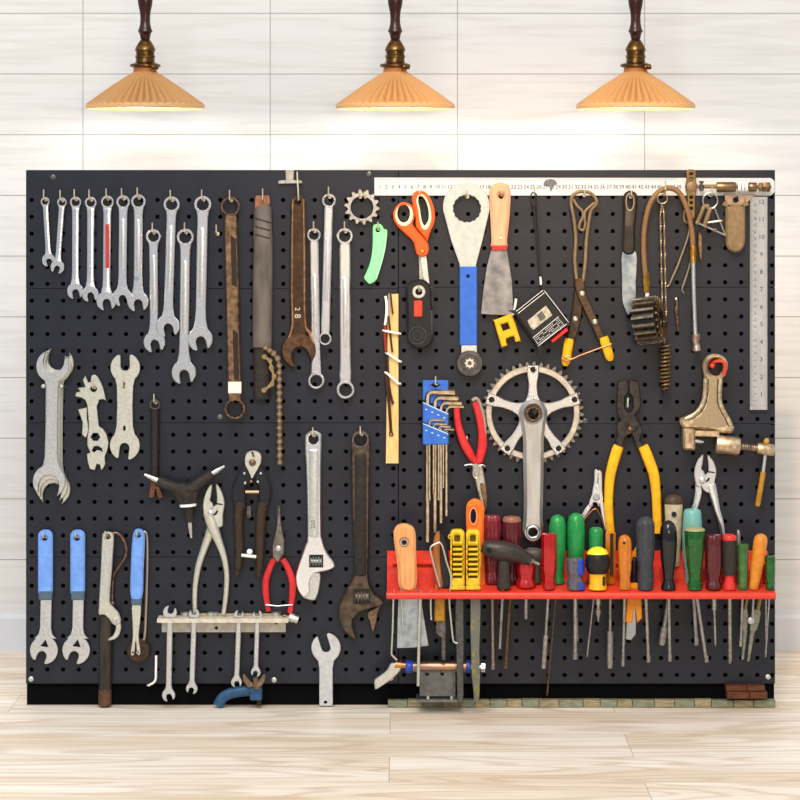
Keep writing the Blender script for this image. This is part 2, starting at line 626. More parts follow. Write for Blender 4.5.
# skirting with a bevelled top
bh = (650 - 613) * S * KW
yw = WALL_Y
prof = [(yw, 0), (yw - .014, 0), (yw - .014, bh - .008), (yw - .009, bh), (yw, bh)]
vs = [(x, y, z) for x in (-2.6, 2.6) for y, z in prof]
fs = [(i, (i + 1) % 5, 5 + (i + 1) % 5, 5 + i) for i in range(5)] + [(0, 1, 2, 3, 4), (5, 6, 7, 8, 9)]
struct('baseboard_back', vs, fs, M('skirting_paint', 'd9dbe0', .5))

# ------------------------------------------------------------------ the tool board
board = T('tool_board', 'tall charcoal perforated tool board standing on the wooden floor, hung full of tools', 'pegboard', 400, 706, 0)
g = G()
g.plate(rect(26, 170, 775, 706), -32, -9, (), .3)
board.p('backing_board', g, dark_m)


def sheet(xe, ye, xh, yh, hr=2.25, n=12):
    """perforated sheet: a hole with real walls in every cell"""
    g = G()
    TH = 2.2
    for i in range(len(xe) - 1):
        for j in range(len(ye) - 1):
            x0, x1, y0, y1 = xe[i], xe[i + 1], ye[j], ye[j + 1]
            hx, hy = xh[i], yh[j]
            if hx is None or hy is None:
                g.add([(x0, y0, 0), (x1, y0, 0), (x1, y1, 0), (x0, y1, 0)], [(0, 1, 2, 3)])
                continue
            O, H, B = [], [], []
            for k in range(n):
                a = PI / 4 + 2 * PI * k / n
                c, s_ = math.cos(a), math.sin(a)
                tx = ((x1 - hx) / c if c > 1e-6 else (x0 - hx) / c if c < -1e-6 else 1e9)
                ty = ((y1 - hy) / s_ if s_ > 1e-6 else (y0 - hy) / s_ if s_ < -1e-6 else 1e9)
                if k % 3 == 0:
                    O.append(((x1 if c > 0 else x0), (y1 if s_ > 0 else y0), 0))
                else:
                    t_ = min(tx, ty)
                    O.append((min(max(hx + c * t_, x0), x1), min(max(hy + s_ * t_, y0), y1), 0))
                H.append((hx + hr * c, hy + hr * s_, 0))
                B.append((hx + hr * c, hy + hr * s_, -TH))
            fs = []
            for k in range(n):
                q = (k + 1) % n
                fs.append((k, q, n + q, n + k))
                fs.append((n + k, n + q, 2 * n + q, 2 * n + k))
            g.add(O + H + B, fs)
    # folded edges
    a, b, c, d_ = xe[0], xe[-1], ye[0], ye[-1]
    for (p, q) in (((a, c), (b, c)), ((b, c), (b, d_)), ((b, d_), (a, d_)), ((a, d_), (a, c))):
        g.add([(p[0], p[1], 0), (q[0], q[1], 0), (q[0], q[1], -9), (p[0], p[1], -9)], [(0, 1, 2, 3)])
    return g


for side in (0, 1):
    if side == 0:
        xs = [31.7 + 15.72 * i for i in range(24)]; xl, xr = 26.0, 398.0
        ys = [200 + 16.77 * i for i in range(29)]
    else:
        xs = [404 + 16.06 * i for i in range(24)]; xl, xr = 398.8, 775.0
        ys = [197 + 17.07 * i for i in range(29)]
    xe = [xl] + [(xs[i] + xs[i + 1]) / 2 for i in range(23)] + [xr]
    if xs[-1] + 2.6 > xr:
        xs[-1] = xr - 2.8
    for a, b in ((0, 6), (6, 14), (14, 22), (22, 29)):
        top = 170.0 if a == 0 else (ys[a - 1] + ys[a]) / 2 - 3.4
        bot = 683.5 if b == 29 else (ys[b - 1] + ys[b]) / 2 - 3.9
        yy = ys[a:b]
        ye = [top] + [(yy[i] + yy[i + 1]) / 2 for i in range(len(yy) - 1)] + [bot]
        yh = list(yy)
        if a == 0:
            ye.insert(1, (170 + yy[0]) / 2 + 4); yh.insert(0, None)
        board.p('perforated_sheet', sheet(xe, ye, xs, yh), peg_m)
# fixing screws and the tiny holes beside the sheet joints
for x, y in ((31, 682 - 3), (274, 680), (391, 678), (768, 677), (53, 177), (369, 174), (220, 417), (585, 421)):
    g = G()
    g.lathe((x, y, 0), (x, y, 1.6), [(0, 2.6), (.5, 2.6), (1, 1.6), (1, .1)], 14)
    g.box(x - 1.6, y - .25, x + 1.6, y + .25, 1.3, 1.9, 0)
    board.p('fixing_screw', g, nickel if y > 500 else grey_iron)

# ledge of small wood blocks along the foot of the right half
ledge = T('block_ledge', 'low ledge of small mosaic wood blocks along the bottom right of the board', 'ledge', 582, 706, 4)
x = 388.0
i = 0
while x < 774:
    w_ = min(775 - x, RND.choice((15, 17, 20, 22, 24)))
    if 775 - (x + w_) < 8:
        w_ = 775 - x
    g = G()
    g.box(x, 698.6 + RND.uniform(0, .8), x + w_ - .5, 706, 0.5, 14 + RND.uniform(-1, 1), .5)
    ledge.p('wood_block', g, mosaic if i % 2 else mosaic2)
    x += w_; i += 1

# ------------------------------------------------------------------ pendant lamps
def lathe_mesh(rows, n, fl=0):
    """rows of (y px, r px, flute amount) around the lamp axis"""
    def mk(cx, dd):
        g = G()
        vs, fs = [], []
        for (y, r_, a) in rows:
            for k in range(n):
                q = 2 * PI * k / n
                rr = r_ * (1 + a * (2 * abs(math.cos(fl * q / 2)) - 1.3))
                vs.append((cx + rr * math.cos(q), y, dd + rr * math.sin(q) * 1.6))
        for j in range(len(rows) - 1):
            for k in range(n):
                fs.append((j * n + k, j * n + (k + 1) % n, (j + 1) * n + (k + 1) % n, (j + 1) * n + k))
        g.add(vs, fs)
        return g
    return mk


def shade_material():
    m, t, b = nodes('lit_porcelain')
    N, L = t.nodes, t.links
    b.inputs['Base Color'].default_value = lin('d0a26a')
    b.inputs['Roughness'].default_value = .45
    tr = N.new('ShaderNodeBsdfTranslucent'); tr.inputs[0].default_value = lin('f0b65c')
    mx = N.new('ShaderNodeMixShader'); mx.inputs[0].default_value = .27
    L.new(b.outputs[0], mx.inputs[1]); L.new(tr.outputs[0], mx.inputs[2])
    L.new(mx.outputs[0], N['Material Output'].inputs['Surface'])
    return m


shade_m = shade_material()
dk_brass = M('aged_brass', '7a5a34', .3, 1, '4a3420', 60)
bm_, bt_, bb_ = nodes('glowing_bulb')
bb_.inputs['Emission Color'].default_value = (1, .9, .75, 1)
bb_.inputs['Emission Strength'].default_value = 8
LD = -300
for cx, lab in ((145.2, 'pleated amber pendant lamp hanging above the small spanners, left of the three'),
                (395.2, 'pleated amber pendant lamp hanging between the other two lamps'),
                (635.6, 'pleated amber pendant lamp hanging above the right half of the board, right of the three')):
    L_ = T('pendant_lamp', lab, 'lamp', cx, 109, LD, 'row of pendant lamps')
    rows = []
    for i in range(11):
        t = i / 10
        rows.append((72 + 32.5 * t, 11.8 + 45.2 * t ** .96, .075 * min(1, t * 3) * (1 - .2 * t)))
    rows += [(104.8, 57.6, .02)]
    inner = [(y + 1.2, r_ - 1.8, a) for y, r_, a in rows]
    L_.p('shade_lining', lathe_mesh(inner, 352, 44)(cx, LD), M('white_glaze', 'f4f0e8', .3), sharp=80)
    sh = L_.p('lamp_shade', lathe_mesh(rows, 352, 44)(cx, LD), shade_m, sharp=80)
    L_.p('shade_rim', lathe_mesh([(104.2, 57.6, 0), (105.4, 59.4, 0), (108.4, 59.4, 0), (109, 58.4, 0), (107, 56.8, 0), (104.2, 57.6, 0)], 96)(cx, LD), M('rim_porcelain', 'dcae78', .35), parent=sh)
    L_.p('shade_collar', lathe_mesh([(67.5, 6, 0), (67.5, 11.6, 0), (72.6, 11.9, 0), (72.6, 9, 0)], 40)(cx, LD), M('amber_collar', 'a86a3a', .35), parent=sh)
    L_.p('holder_plate', lathe_mesh([(62, 4, 0), (62.4, 10, 0), (64.6, 15.3, 0), (66.8, 15.3, 0), (67.8, 12, 0), (67.8, 4, 0)], 40)(cx, LD), dk_brass)
    L_.p('lamp_holder', lathe_mesh([(39, 2.5, 0), (40, 5, 0), (43, 7, 0), (47, 9.3, 0), (49.5, 10.2, 0), (51, 10.2, 0), (51.5, 9.2, 0), (55, 9, 0), (55.6, 9.9, 0), (58, 9.9, 0), (58.5, 9.2, 0), (62.4, 9.6, 0), (63, 4, 0)], 40)(cx, LD), dk_brass)
    g = G()
    g.lathe((cx + 6, 67.5, LD + 18), (cx + 14.5, 67.5, LD + 22), [(0, 1.2), (.45, 1.2), (.5, 2.6), (.95, 2.6), (1, 1.2)], 12)
    g.ball(cx + 9, 67.5, LD + 22, 2.6)
    L_.p('thumb_screw', g, dk_brass)
    L_.p('turned_stem', lathe_mesh([(-34, 3, 0), (-33, 5.5, 0), (-22, 6, 0), (-10, 7.4, 0), (0, 7.6, 0), (5, 7, 0), (12, 5.5, 0), (18, 4.9, 0), (24, 5.2, 0), (29, 6.4, 0), (30.5, 7.2, 0), (32, 7.2, 0), (33, 6, 0), (38, 4.8, 0), (39.5, 4.6, 0), (40, 2.4, 0)], 32)(cx, LD), dark_wood)
    ztop = HOR - (CEIL_Z - ZC) / S / L_.k
    g = G()
    g.tube([(cx, -33, LD), (cx, ztop + 2, LD)], 1.6, 10)
    L_.p('cord', g, black_p)
    L_.p('ceiling_rose', lathe_mesh([(ztop + .3, 30, 0), (ztop + 4, 30, 0), (ztop + 12, 22, 0), (ztop + 15, 3, 0)], 40)(cx, LD), dark_wood)
    g = G()
    g.tube([(cx, 64, LD), (cx, 74, LD)], 5, 12)
    g.lathe((cx, 73, LD), (cx, 99, LD), [(0, 4), (.2, 6), (.5, 10.5), (.75, 11.5), (.92, 8), (1, .5)], 20)
    L_.p('bulb', g, bm_)
    l = bpy.data.lights.new('pendant_light', 'POINT')
    l.energy = 1.25; l.color = (1, .97, .92); l.shadow_soft_size = .02
    lo = bpy.data.objects.new('pendant_light', l)
    lo.location = ((cx - 400) * S * L_.k, -LD / 1000, ZC + (HOR - 101) * S * L_.k)
    col.objects.link(lo)
# ------------------------------------------------------------------ spanners on the left half
COMBO = 'combination spanners hung along the top left'


def spanner(label, rc, rr, jc, jr, wd, tilt, m, d0, what, group=COMBO, ri=.68, hk=True, fl=1.15):
    """combination spanner: ring head on top, shank, open jaw below"""
    t = T('combination_spanner', label, 'spanner', rc[0], rc[1] - rr, d0, group)
    th = max(3.2, wd * .5)
    ax = math.atan2(jc[1] - rc[1], jc[0] - rc[0])
    L = math.hypot(jc[0] - rc[0], jc[1] - rc[1])
    u = (math.cos(ax), math.sin(ax))
    a = (rc[0] + u[0] * rr * .72, rc[1] + u[1] * rr * .72)
    b = (jc[0] - u[0] * jr * .55, jc[1] - u[1] * jr * .55)
    g = G()
    g.plate(bar(a[0], a[1], b[0], b[1], [(0, wd * 1.25), (.05, wd * 1.05), (.12, wd), (.8, wd * .96), (.9, wd * 1.06), (.96, wd * 1.35), (1, jr * fl * 1.2)]), d0 + .8, d0 + th - .6, (), .9)
    sh = t.p('shank', g, m)
    g = G()
    g.plate(circ(rc[0], rc[1], rr, 36), d0, d0 + th + 1.2, [cog(rc[0], rc[1], rr * (ri + .07), rr * ri, 12)], .55)
    t.p('ring_head', g, m)
    g = G()
    g.plate(jaw(jc[0], jc[1], jr, ax + math.radians(tilt), jr * .40, jr * .22), d0 + .3, d0 + th, (), .7)
    t.p('open_jaw', g, m)
    if wd > 7.8:
        g = G()
        c0 = .14; c1 = .74
        o = bar(a[0] + (b[0] - a[0]) * c0, a[1] + (b[1] - a[1]) * c0, a[0] + (b[0] - a[0]) * c1, a[1] + (b[1] - a[1]) * c1, [(0, wd * .2), (.03, wd * .42), (.97, wd * .42), (1, wd * .2)])
        g.plate(o, d0 + th - .8, d0 + th - .1, (), .35)
        t.p('embossed_panel', g, satin, parent=sh)
    if hk:
        hook(rc[0], rc[1] - rr * ri + .9, what, d0 + th + 9)
    return t, sh


spanner('smallest chrome combination spanner, leaning left at the far end of the top row', (45.4, 201.6), 4.4, (48.8, 260), 6.6, 5.0, -14, chrome, 8, 'smallest spanner at the far left')
spanner('small chrome combination spanner tilted so its jaw crosses the smallest one', (62.2, 202.4), 4.7, (57.6, 267), 6.8, 5.2, 14, chrome, 13, 'small tilted spanner, second from the left')
spanner('slim plain chrome combination spanner right of the two tiny tilted ones', (75.8, 202.2), 5.6, (75.4, 291), 8.2, 6.6, -12, chrome, 8, 'slim spanner right of the two tiny ones')
spanner('slim chrome combination spanner just left of the one with the red stripe', (91, 202.6), 5.8, (90.4, 294), 8.2, 6.8, -12, chrome, 13, 'spanner left of the red-striped one')
t, sh = spanner('chrome combination spanner with a red painted stripe down its shank', (107.6, 202), 6.4, (106.4, 301), 9.9, 7.4, -10, chrome, 8, 'red-striped spanner')
g = G(); g.box(105.6, 224, 109.4, 268, 10.5, 11.6, .3); t.p('red_stripe', g, inkred, parent=sh)
spanner('chrome combination spanner just right of the one with the red stripe', (123.4, 202), 6.7, (122.4, 297), 9.6, 8.0, -12, chrome, 14, 'spanner right of the red-striped one')
t, sh = spanner('chrome combination spanner with a small blue mark near its jaw, last of the short row', (138.6, 201.6), 7.3, (138, 301.5), 10.6, 8.6, -8, chrome, 8, 'spanner with the blue mark')
g = G(); g.ring(137, 278.6, 1.9, 1.0, 11.0, 12.0, 14, .1); t.p('blue_mark', g, inkblue, parent=sh)
spanner('chrome combination spanner hung on a lower hook, leftmost of the two low ones', (153.6, 236.6), 7.4, (154.4, 342), 10.8, 8.4, -12, chrome, 8, 'left one of the two lower spanners')
spanner('long chrome combination spanner hung high between the two lower ones', (171.8, 204.4), 8.0, (168, 326), 11.6, 9.0, -14, chrome, 14, 'long spanner between the two lower ones')
spanner('chrome combination spanner whose jaw hangs lowest of all, on a low hook', (185.6, 237.2), 8.6, (184, 372.5), 12.3, 10.0, -10, chrome, 8, 'lowest hanging spanner')
spanner('longest chrome combination spanner of the upper row, left of an empty peg hook', (203, 204.4), 8.5, (200.4, 339), 12.4, 10.4, -14, chrome, 14, 'longest chrome spanner of the upper row')
hook(217, 233.5, 'nothing, empty beside the longest chrome spanner', 18, 9)


def box_spanner(label, rc, rr, jc, jr, wd, m, d0, what, group, ri=.7, hk=True, name='box_spanner', panel=True):
    t = T(name, label, 'spanner', rc[0], rc[1] - rr, d0, group)
    th = max(3.4, wd * .5)
    ax = math.atan2(jc[1] - rc[1], jc[0] - rc[0])
    u = (math.cos(ax), math.sin(ax))
    a = (rc[0] + u[0] * rr * .76, rc[1] + u[1] * rr * .76)
    b = (jc[0] - u[0] * jr * .78, jc[1] - u[1] * jr * .78)
    g = G()
    g.plate(bar(a[0], a[1], b[0], b[1], [(0, rr * 1.2), (.06, wd * 1.02), (.12, wd), (.82, wd), (.92, wd * 1.08), (1, jr * 1.25)]), d0 + .6, d0 + th, (), 1.2)
    sh = t.p('shank', g, m)
    for c, r_ in ((rc, rr), (jc, jr)):
        g = G()
        g.plate(circ(c[0], c[1], r_, 36), d0 - 1, d0 + th + 2.2, [cog(c[0], c[1], r_ * (ri + .07), r_ * ri, 12)], .7)
        t.p('ring_head', g, m)
    if panel:
        g = G()
        g.plate(bar(a[0] + (b[0] - a[0]) * .25, a[1] + (b[1] - a[1]) * .25, a[0] + (b[0] - a[0]) * .75, a[1] + (b[1] - a[1]) * .75, [(0, 1.5), (.03, wd * .45), (.97, wd * .45), (1, 1.5)]), d0 + th - .3, d0 + th + .5, (), .4)
        t.p('embossed_panel', g, satin, parent=sh)
    if hk:
        hook(rc[0], rc[1] - rr * ri + .9, what, d0 + th + 10)
    return t, sh


t, sh = box_spanner('tarnished bronze double ring spanner with a white label near its lower ring', (230.6, 206.4), 9.6, (235.2, 408.6), 10.4, 13, bronze, 9, 'bronze double ring spanner', None, .76, panel=False)
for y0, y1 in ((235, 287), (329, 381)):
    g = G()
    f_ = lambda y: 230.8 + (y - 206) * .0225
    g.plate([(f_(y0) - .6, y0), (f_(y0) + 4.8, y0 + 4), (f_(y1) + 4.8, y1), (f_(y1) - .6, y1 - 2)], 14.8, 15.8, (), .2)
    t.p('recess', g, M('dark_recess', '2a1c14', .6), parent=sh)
g = G(); g.box(228.4, 381.5, 241.6, 393, 15, 16.6, .4); t.p('paper_label', g, M('label_paper', 'e6e2d6', .6), parent=sh)

BOX = 'chrome double ring spanners in the upper middle left'
box_spanner('chrome double ring spanner on a low hook, partly behind its slimmer neighbour', (314, 235), 6.8, (316.2, 380.6), 8.2, 8.6, chrome, 8, 'double ring spanner left of the three', BOX)
box_spanner('slim chrome double ring spanner on the higher hook, between two lower ones', (329, 200.6), 6.9, (325.2, 338.6), 6.4, 8.2, chrome, 17, 'slim double ring spanner in the middle of the three', BOX)
box_spanner('widest chrome double ring spanner, hung below the toothed sprocket', (344.8, 236), 8.0, (345.6, 389.6), 8.9, 10.6, chrome, 9, 'widest double ring spanner', BOX)

# tape-wrapped chain wrench
t = T('chain_wrench', 'long tape-wrapped chain wrench with a roller chain dangling from its lower end', 'wrench', 262, 196, 8)
g = G(); g.plate([(255.5, 197), (257, 195.5), (268.6, 195.5), (269.6, 197), (270, 212), (254.6, 212)], 6, 12, [circ(264.6, 199.8, 1.9, 14)], .5); t.p('leather_tab', g, leather)
g = G(); g.tube([(262, 206, 12), (262.6, 208, 12), (263.2, 240, 12), (262.8, 280, 12), (262.6, 310, 12), (262.4, 345, 12), (262.4, 347, 12)], [7.8, 9, 9.6, 10, 10, 9.6, 9.3], 24, .62)
hd = t.p('wrapped_handle', g, tape_wrap)
for y in (217, 225, 233):
    g = G(); g.tube([(253.6, y, 12), (257, y + 1.6, 20.2), (263, y + 3.2, 22.2), (269, y + 5, 20.2), (272.6, y + 6.4, 12)], .5, 6); t.p('tape_edge', g, black_p, parent=hd)
g = G(); g.tube([(262, 344, 10), (262, 396, 10), (262, 399, 10)], [8.4, 8, 7], 20, .55); t.p('lower_sleeve', g, rubber)


def pins(pts, rr=2.5, d=18):
    g = G()
    for i, (x, y) in enumerate(pts):
        g.lathe((x, y, d - 3), (x, y, d + 4.4), [(0, .3), (0, rr * .66), (.8, rr * .66), (1, rr * .4), (1, .1)], 10)
    return g


def chain(pts, rr=2.5, d=18):
    g = G()
    for i, (x, y) in enumerate(pts):
        if i:
            x0, y0 = pts[i - 1]
            for dd in ((-2.2, -1.2), (1.4, 2.4)) if i % 2 else ((-1.0, -.1), (.4, 1.3)):
                L = math.hypot(x - x0, y - y0)
                o = []
                a = math.atan2(y - y0, x - x0)
                for k in range(9):
                    q = a - PI / 2 + PI * k / 8
                    o.append((x + rr * math.cos(q), y + rr * math.sin(q)))
                o.append(((x + x0) / 2 - math.sin(a) * rr * .42, (y + y0) / 2 + math.cos(a) * rr * .42))
                for k in range(9):
                    q = a + PI / 2 + PI * k / 8
                    o.append((x0 + rr * math.cos(q), y0 + rr * math.sin(q)))
                o.append(((x + x0) / 2 + math.sin(a) * rr * .42, (y + y0) / 2 - math.cos(a) * rr * .42))
                g.plate(o, d + dd[0], d + dd[1], (), .15)
    return g


pts = [(266, 347.4), (270, 350), (274, 353), (278, 358)] + [(279.6 + .04 * i, 365 + 7.4 * i * .93) for i in range(15)]
rc_ = t.p('roller_chain', chain(pts, 2.9, 21), oldchain)
t.p('chain_pins', pins(pts, 2.9, 21), M('pin_steel', 'c2b294', .3, 1), parent=rc_)
t.p('chain_tail', chain([(265, 356), (270.6, 359.6), (272, 367), (274.8, 375.5), (272.4, 383.4), (264.6, 389.4)], 2.4, 27), goldchain, label='golden loose end of the chain')
hook(263.4, 199.6, 'tape-wrapped chain wrench', 24, 11)

# large rusty open-ended spanner on a long wire hook
t = T('open_spanner', 'large dark bronze-edged open spanner hung by a wire, jaw pointing down', 'spanner', 298, 195, 8)
g = G()
g.plate(sm([(292, 200), (293.5, 195.5), (298, 194.5), (303, 196), (304.4, 202), (305, 240), (306, 300), (307, 325), (303, 345), (292, 345), (290.6, 325), (290.6, 280), (291, 230)], 3), 8, 12, [circ(298, 202, 2.6, 14)], .6)
t.p('shank', g, M('dark_bronze', '4e3c2e', .42, .85, '35271d', 60, bump=.2))
for e_ in ([(293, 199, 2.6), (292.4, 230, 2.4), (292, 290, 2.4), (292.4, 325, 2.8), (288, 340, 3)], [(303.6, 199, 2.4), (304.2, 250, 2.4), (305, 320, 2.6), (309.6, 333, 3), (314.2, 345, 3)]):
    g = G(); g.plate(strap(e_), 8.5, 14, (), .8); t.p('edge_rib', g, M('bright_bronze', 'b08a66', .36, .95, '7a5a40', 60, bump=.1))
g = G(); g.plate(jaw(298.6, 350.5, 17.4, PI / 2 - math.radians(20), 8.2, 3.4, .86, .62), 7.6, 14.5, (), 1.1); t.p('open_jaw', g, M('jaw_bronze', '6b5240', .38, .95, '45342a', 60, bump=.15))
g = G(); g.text('8', 297.4, 316, 9, 12.3, 90); g.text('2', 297.4, 309, 7, 12.3, 90); t.p('stamped_number', g, hookm)
g = G(); g.tube(path([(297.2, 172, 2), (297.8, 182, 10), (298.6, 192, 16), (298.8, 199.6, 16), (298, 200.6, 8), (298, 200.2, -6)], 5), .8, 8)
solo('wire_hanger', 'long bent wire holding the large bronze-edged spanner, reaching the top edge', 'hook', g, hookm, 298, 172, 0, HOOKG)
g = G()
g.plate([(285.6, 170), (294, 170), (293.6, 180), (301.6, 180.6), (302.4, 183.4), (278, 183.8), (278.6, 180.6), (285.8, 180)], 1, 7, (), .5)
solo('metal_bracket', 'grey T-shaped metal foot at the top edge of the board above the bronze spanner', 'bracket', g, M('dull_zinc', 'b5b0a6', .5, .6, '8f8a80', 50), 290, 170, 5)

# sprocket
g = G()
g.plate(cog(362, 207, 17.8, 14.6, 14, .1), 7, 10, [circ(362, 207.4, 11.4, 40)], .5)
t = T('sprocket', 'worn steel bicycle sprocket with pointed teeth, hung on two pegs', 'sprocket', 362, 190, 8)
t.p('toothed_ring', g, worn)
g = G(); g.ring(362, 207.4, 12.6, 11.4, 9, 12, 40, .3); t.p('inner_collar', g, satin)
hook(359.4, 196.6, 'bicycle sprocket, left of its two pegs', 20, 5)
hook(364.6, 196.6, 'bicycle sprocket, right of its two pegs', 20, 5)
# green tyre lever
g = G()
g.plate(sm([(373, 227), (376, 224.2), (381, 224.4), (384, 229), (387.2, 230.6), (386.4, 242), (383.6, 256), (380, 269), (376.4, 279), (375.4, 281), (370, 284), (366.6, 281.4), (364.2, 277.6), (367.2, 270.5), (370.2, 262), (372.2, 251), (372.8, 238)], 3), 6, 11, [circ(378, 230, 2.4, 14)], .8)
t = T('tyre_lever', 'curved mint green plastic tyre lever below the sprocket', 'tyre lever', 378, 226, 8)
t.p('body', g, mint_p)
g = G(); g.plate(strap([(386, 234, 1.4), (384.4, 250, 1.4), (380, 267, 1.4), (376, 279, 1.4)]), 10, 12.4, (), .3); t.p('raised_edge', g, M('mint_edge', 'a8f0b8', .4))
hook(378, 228.6, 'green tyre lever', 18, 7)

# ------------------------------------------------------------------ second row: flat spanners
NEST = 'nested double open spanners on the left'
for i, (dx, dy, d0, lab) in enumerate(((4.6, -2.5, 4, 'double open-ended spanner at the back of the nest of three'),
                                       (2.4, 0.6, 10, 'double open-ended spanner in the middle of the nest of three'),
                                       (0, 0, 16, 'front double open-ended spanner of the nest of three, worn steel'))):
    t = T('open_ended_spanner', lab, 'spanner', 52 + dx, 352 + dy, d0, NEST)
    mm = (nickel, nickel, satin)[i]
    by = (8, 4.5, 0)[i]
    g = G()
    g.plate(bar(52.6 + dx, 376 + dy, 51.4 + dx, 470 + by, [(0, 21), (.05, 15), (.12, 13), (.5, 12.4), (.86, 13.4), (.94, 16), (1, 22)]), d0 + .6, d0 + 4.6, (), 1.1)
    t.p('shank', g, mm)
    g = G(); g.plate(jaw(53 + dx, 366 + dy, 16.4, -PI / 2 + math.radians(14), 10.0, 6.4, .84, .66), d0, d0 + 5.4, (), .8); t.p('upper_jaw', g, mm)
    g = G(); g.plate(jaw(49.6 + dx, 481 + by, 16.4, PI / 2 + math.radians(6), 10, 6.4, .84, .66), d0, d0 + 5.4, (), .8); t.p('lower_jaw', g, mm)
for x, s_ in ((45.6, 'left'), (63.8, 'right')):
    g = G(); g.tube([(x, 385.8, -6), (x, 385.8, 24), (x, 384.6, 26)], 1.3, 10); g.ball(x, 385, 26, 2.2)
    solo('support_peg', 'round-headed peg under the %s side of the nested open spanners' % s_, 'hook', g, nickel, x, 385.8, 0, HOOKG)
# cyclist's flat multi tool
c5 = lambda L_: [(20 + x / 4, 320 + y / 4) for x, y in L_]
t = T('flat_multi_tool', 'oddly notched flat pale metal multi tool between the nested spanners and the bone-shaped one', 'multi tool', 93, 380, 8)
g = G()
g.plate(c5([(262, 222), (268, 236), (274, 250), (283, 248), (287, 222), (298, 217), (310, 225), (322, 245), (332, 268), (338, 290), (345, 322), (333, 316), (318, 318), (308, 345), (312, 385), (316, 425), (332, 435), (345, 452), (355, 490), (350, 520), (340, 545), (342, 575), (332, 594), (325, 600), (320, 578), (308, 574), (300, 600), (280, 595), (272, 570), (268, 535), (282, 530), (270, 500), (270, 470), (276, 430), (275, 400), (270, 340), (262, 320), (248, 310), (222, 305), (225, 290), (243, 285), (232, 272), (262, 268), (252, 240)]), 8, 11.5,
        [circ(93.8, 388.8, 3.2, 16), circ(95.6, 436.8, 4.6, 6), c5([(288, 522), (296, 505), (312, 503), (328, 512), (332, 530), (322, 522), (308, 520), (298, 530)])], .5)
t.p('notched_plate', g, nickel)
g = G(); g.plate(c5([(231, 358), (268, 350), (268, 390), (275, 440), (268, 462), (262, 472), (248, 458), (250, 410), (240, 380)]), 5, 7.6, (), .4); t.p('second_blade', g, nickel)
hook(93.8, 387, 'notched flat multi tool', 18, 8)
# bone-shaped cone spanner
t = T('cone_spanner', 'bone-shaped flat pale steel cone spanner with an open slot at each end', 'spanner', 125, 355, 8)
g = G(); g.plate(bar(125.2, 372, 124.8, 440, [(0, 25), (.1, 20), (.2, 16.5), (.5, 15.4), (.8, 16.5), (.9, 20), (1, 25)]), 8, 11, [rect(123, 378, 125, 388), rect(123.4, 426, 125.6, 431)], .4); t.p('waist', g, nickel)
g = G(); g.plate(jaw(125.4, 367.6, 14.8, -PI / 2 - .02, 4.6, 3.2, .84, .5), 7.8, 11.2, (), .4); t.p('upper_jaw', g, nickel)
g = G(); g.plate(jaw(125, 445.4, 15, PI / 2 + .12, 4.8, 2.6, .86, .45), 7.8, 11.2, (), .4); t.p('lower_jaw', g, nickel)
hook(124, 386.6, 'bone-shaped cone spanner', 18, 8)

# dark bottle brush and Y-shaped hex tool
t = T('twist_tool', 'dark twisted bar with a top ring and rusty foot behind the Y-shaped hex tool', 'tool', 155, 398, 6)
g = G(); g.ring(155, 404.6, 5.6, 3.5, 5, 10, 24, .8); t.p('top_ring', g, grey_iron)
g = G(); g.tube([(155, 410, 8), (154.8, 482, 8)], 4.1, 12, .8, rad=lambda q, t_: 1 + .05 * math.cos(4 * q + 60 * t_)); t.p('twisted_bar', g, M('pitted_iron', '3a3534', .5, .5, '1d1a1a', 300, bump=.6))
g = G()
g.plate([(151, 476), (158.6, 476), (160, 486), (163.4, 497), (158.6, 498.6), (155.6, 488), (154, 498), (148.6, 497), (150.4, 486)], 5, 11, (), .6); t.p('splayed_foot', g, rust)
hook(155, 402, 'dark twisted bar', 18, 9)
t = T('y_hex_tool', 'black rubber-covered three-armed hex tool with steel tips', 'hex key', 188, 488, 20)
g = G()
g.tube(path([(158, 480.6, 20), (168, 485, 22), (180, 488, 24), (190, 488.6, 25), (200, 482, 24), (212.4, 473.4, 22)], 5), [5 if abs(i - 12) > 9 else 5.8 for i in range(26)], 14)
g.tube(path([(180, 485.5, 23), (187.4, 496, 24), (188.4, 505, 23), (190, 522, 20)], 5), [8.5, 8.5, 8.4, 8.2, 7.8, 7.6, 7.2, 7, 6.6, 6, 5.4, 4.4, 4.2, 4, 3.8, 3.6], 14, .8)
g.plate(sm([(165, 481), (180, 482.5), (196, 481), (206, 474), (205, 482), (198, 492), (195.4, 505), (181, 505), (176, 497)], 3), 17, 29, (), 2)
t.p('rubber_body', g, rubber)
for a, b, r_ in (((158.4, 480.8, 20), (144.4, 474.6, 19), 2.5), ((212, 473.6, 22), (224.6, 466, 21), 2.3), ((189.6, 520, 20), (191.2, 538, 19), 2.0)):
    g = G(); g.lathe(a, b, [(0, r_), (.45, r_), (.5, r_ * .82), (.75, r_ * .8), (.78, r_ * .6), (1, r_ * .55), (1, .1)], 6); t.p('hex_tip', g, nickel if b[0] < 150 else satin)
g = G(); g.lathe((188, 503.6, 23), (188.2, 506, 23), [(0, 3), (0, 8.4), (1, 8.4), (1, 3)], 24); t.p('washer', g, white_p)
g = G(); g.tube([(187.6, 478.9, -6), (187.6, 478.9, 34), (187.6, 477, 36), (187.6, 474.5, 36)], .8, 8)
solo('support_peg', 'dark peg under the arms of the Y-shaped hex tool', 'hook', g, black_iron, 187.6, 479, 0, HOOKG)


# ------------------------------------------------------------------ pliers
def grip(pts, n=12, flat=.62, seg=5):
    q = path(pts, seg)                       # (x, y, d, r)
    return G().tube([p[:3] for p in q], [p[3] for p in q], n, flat)


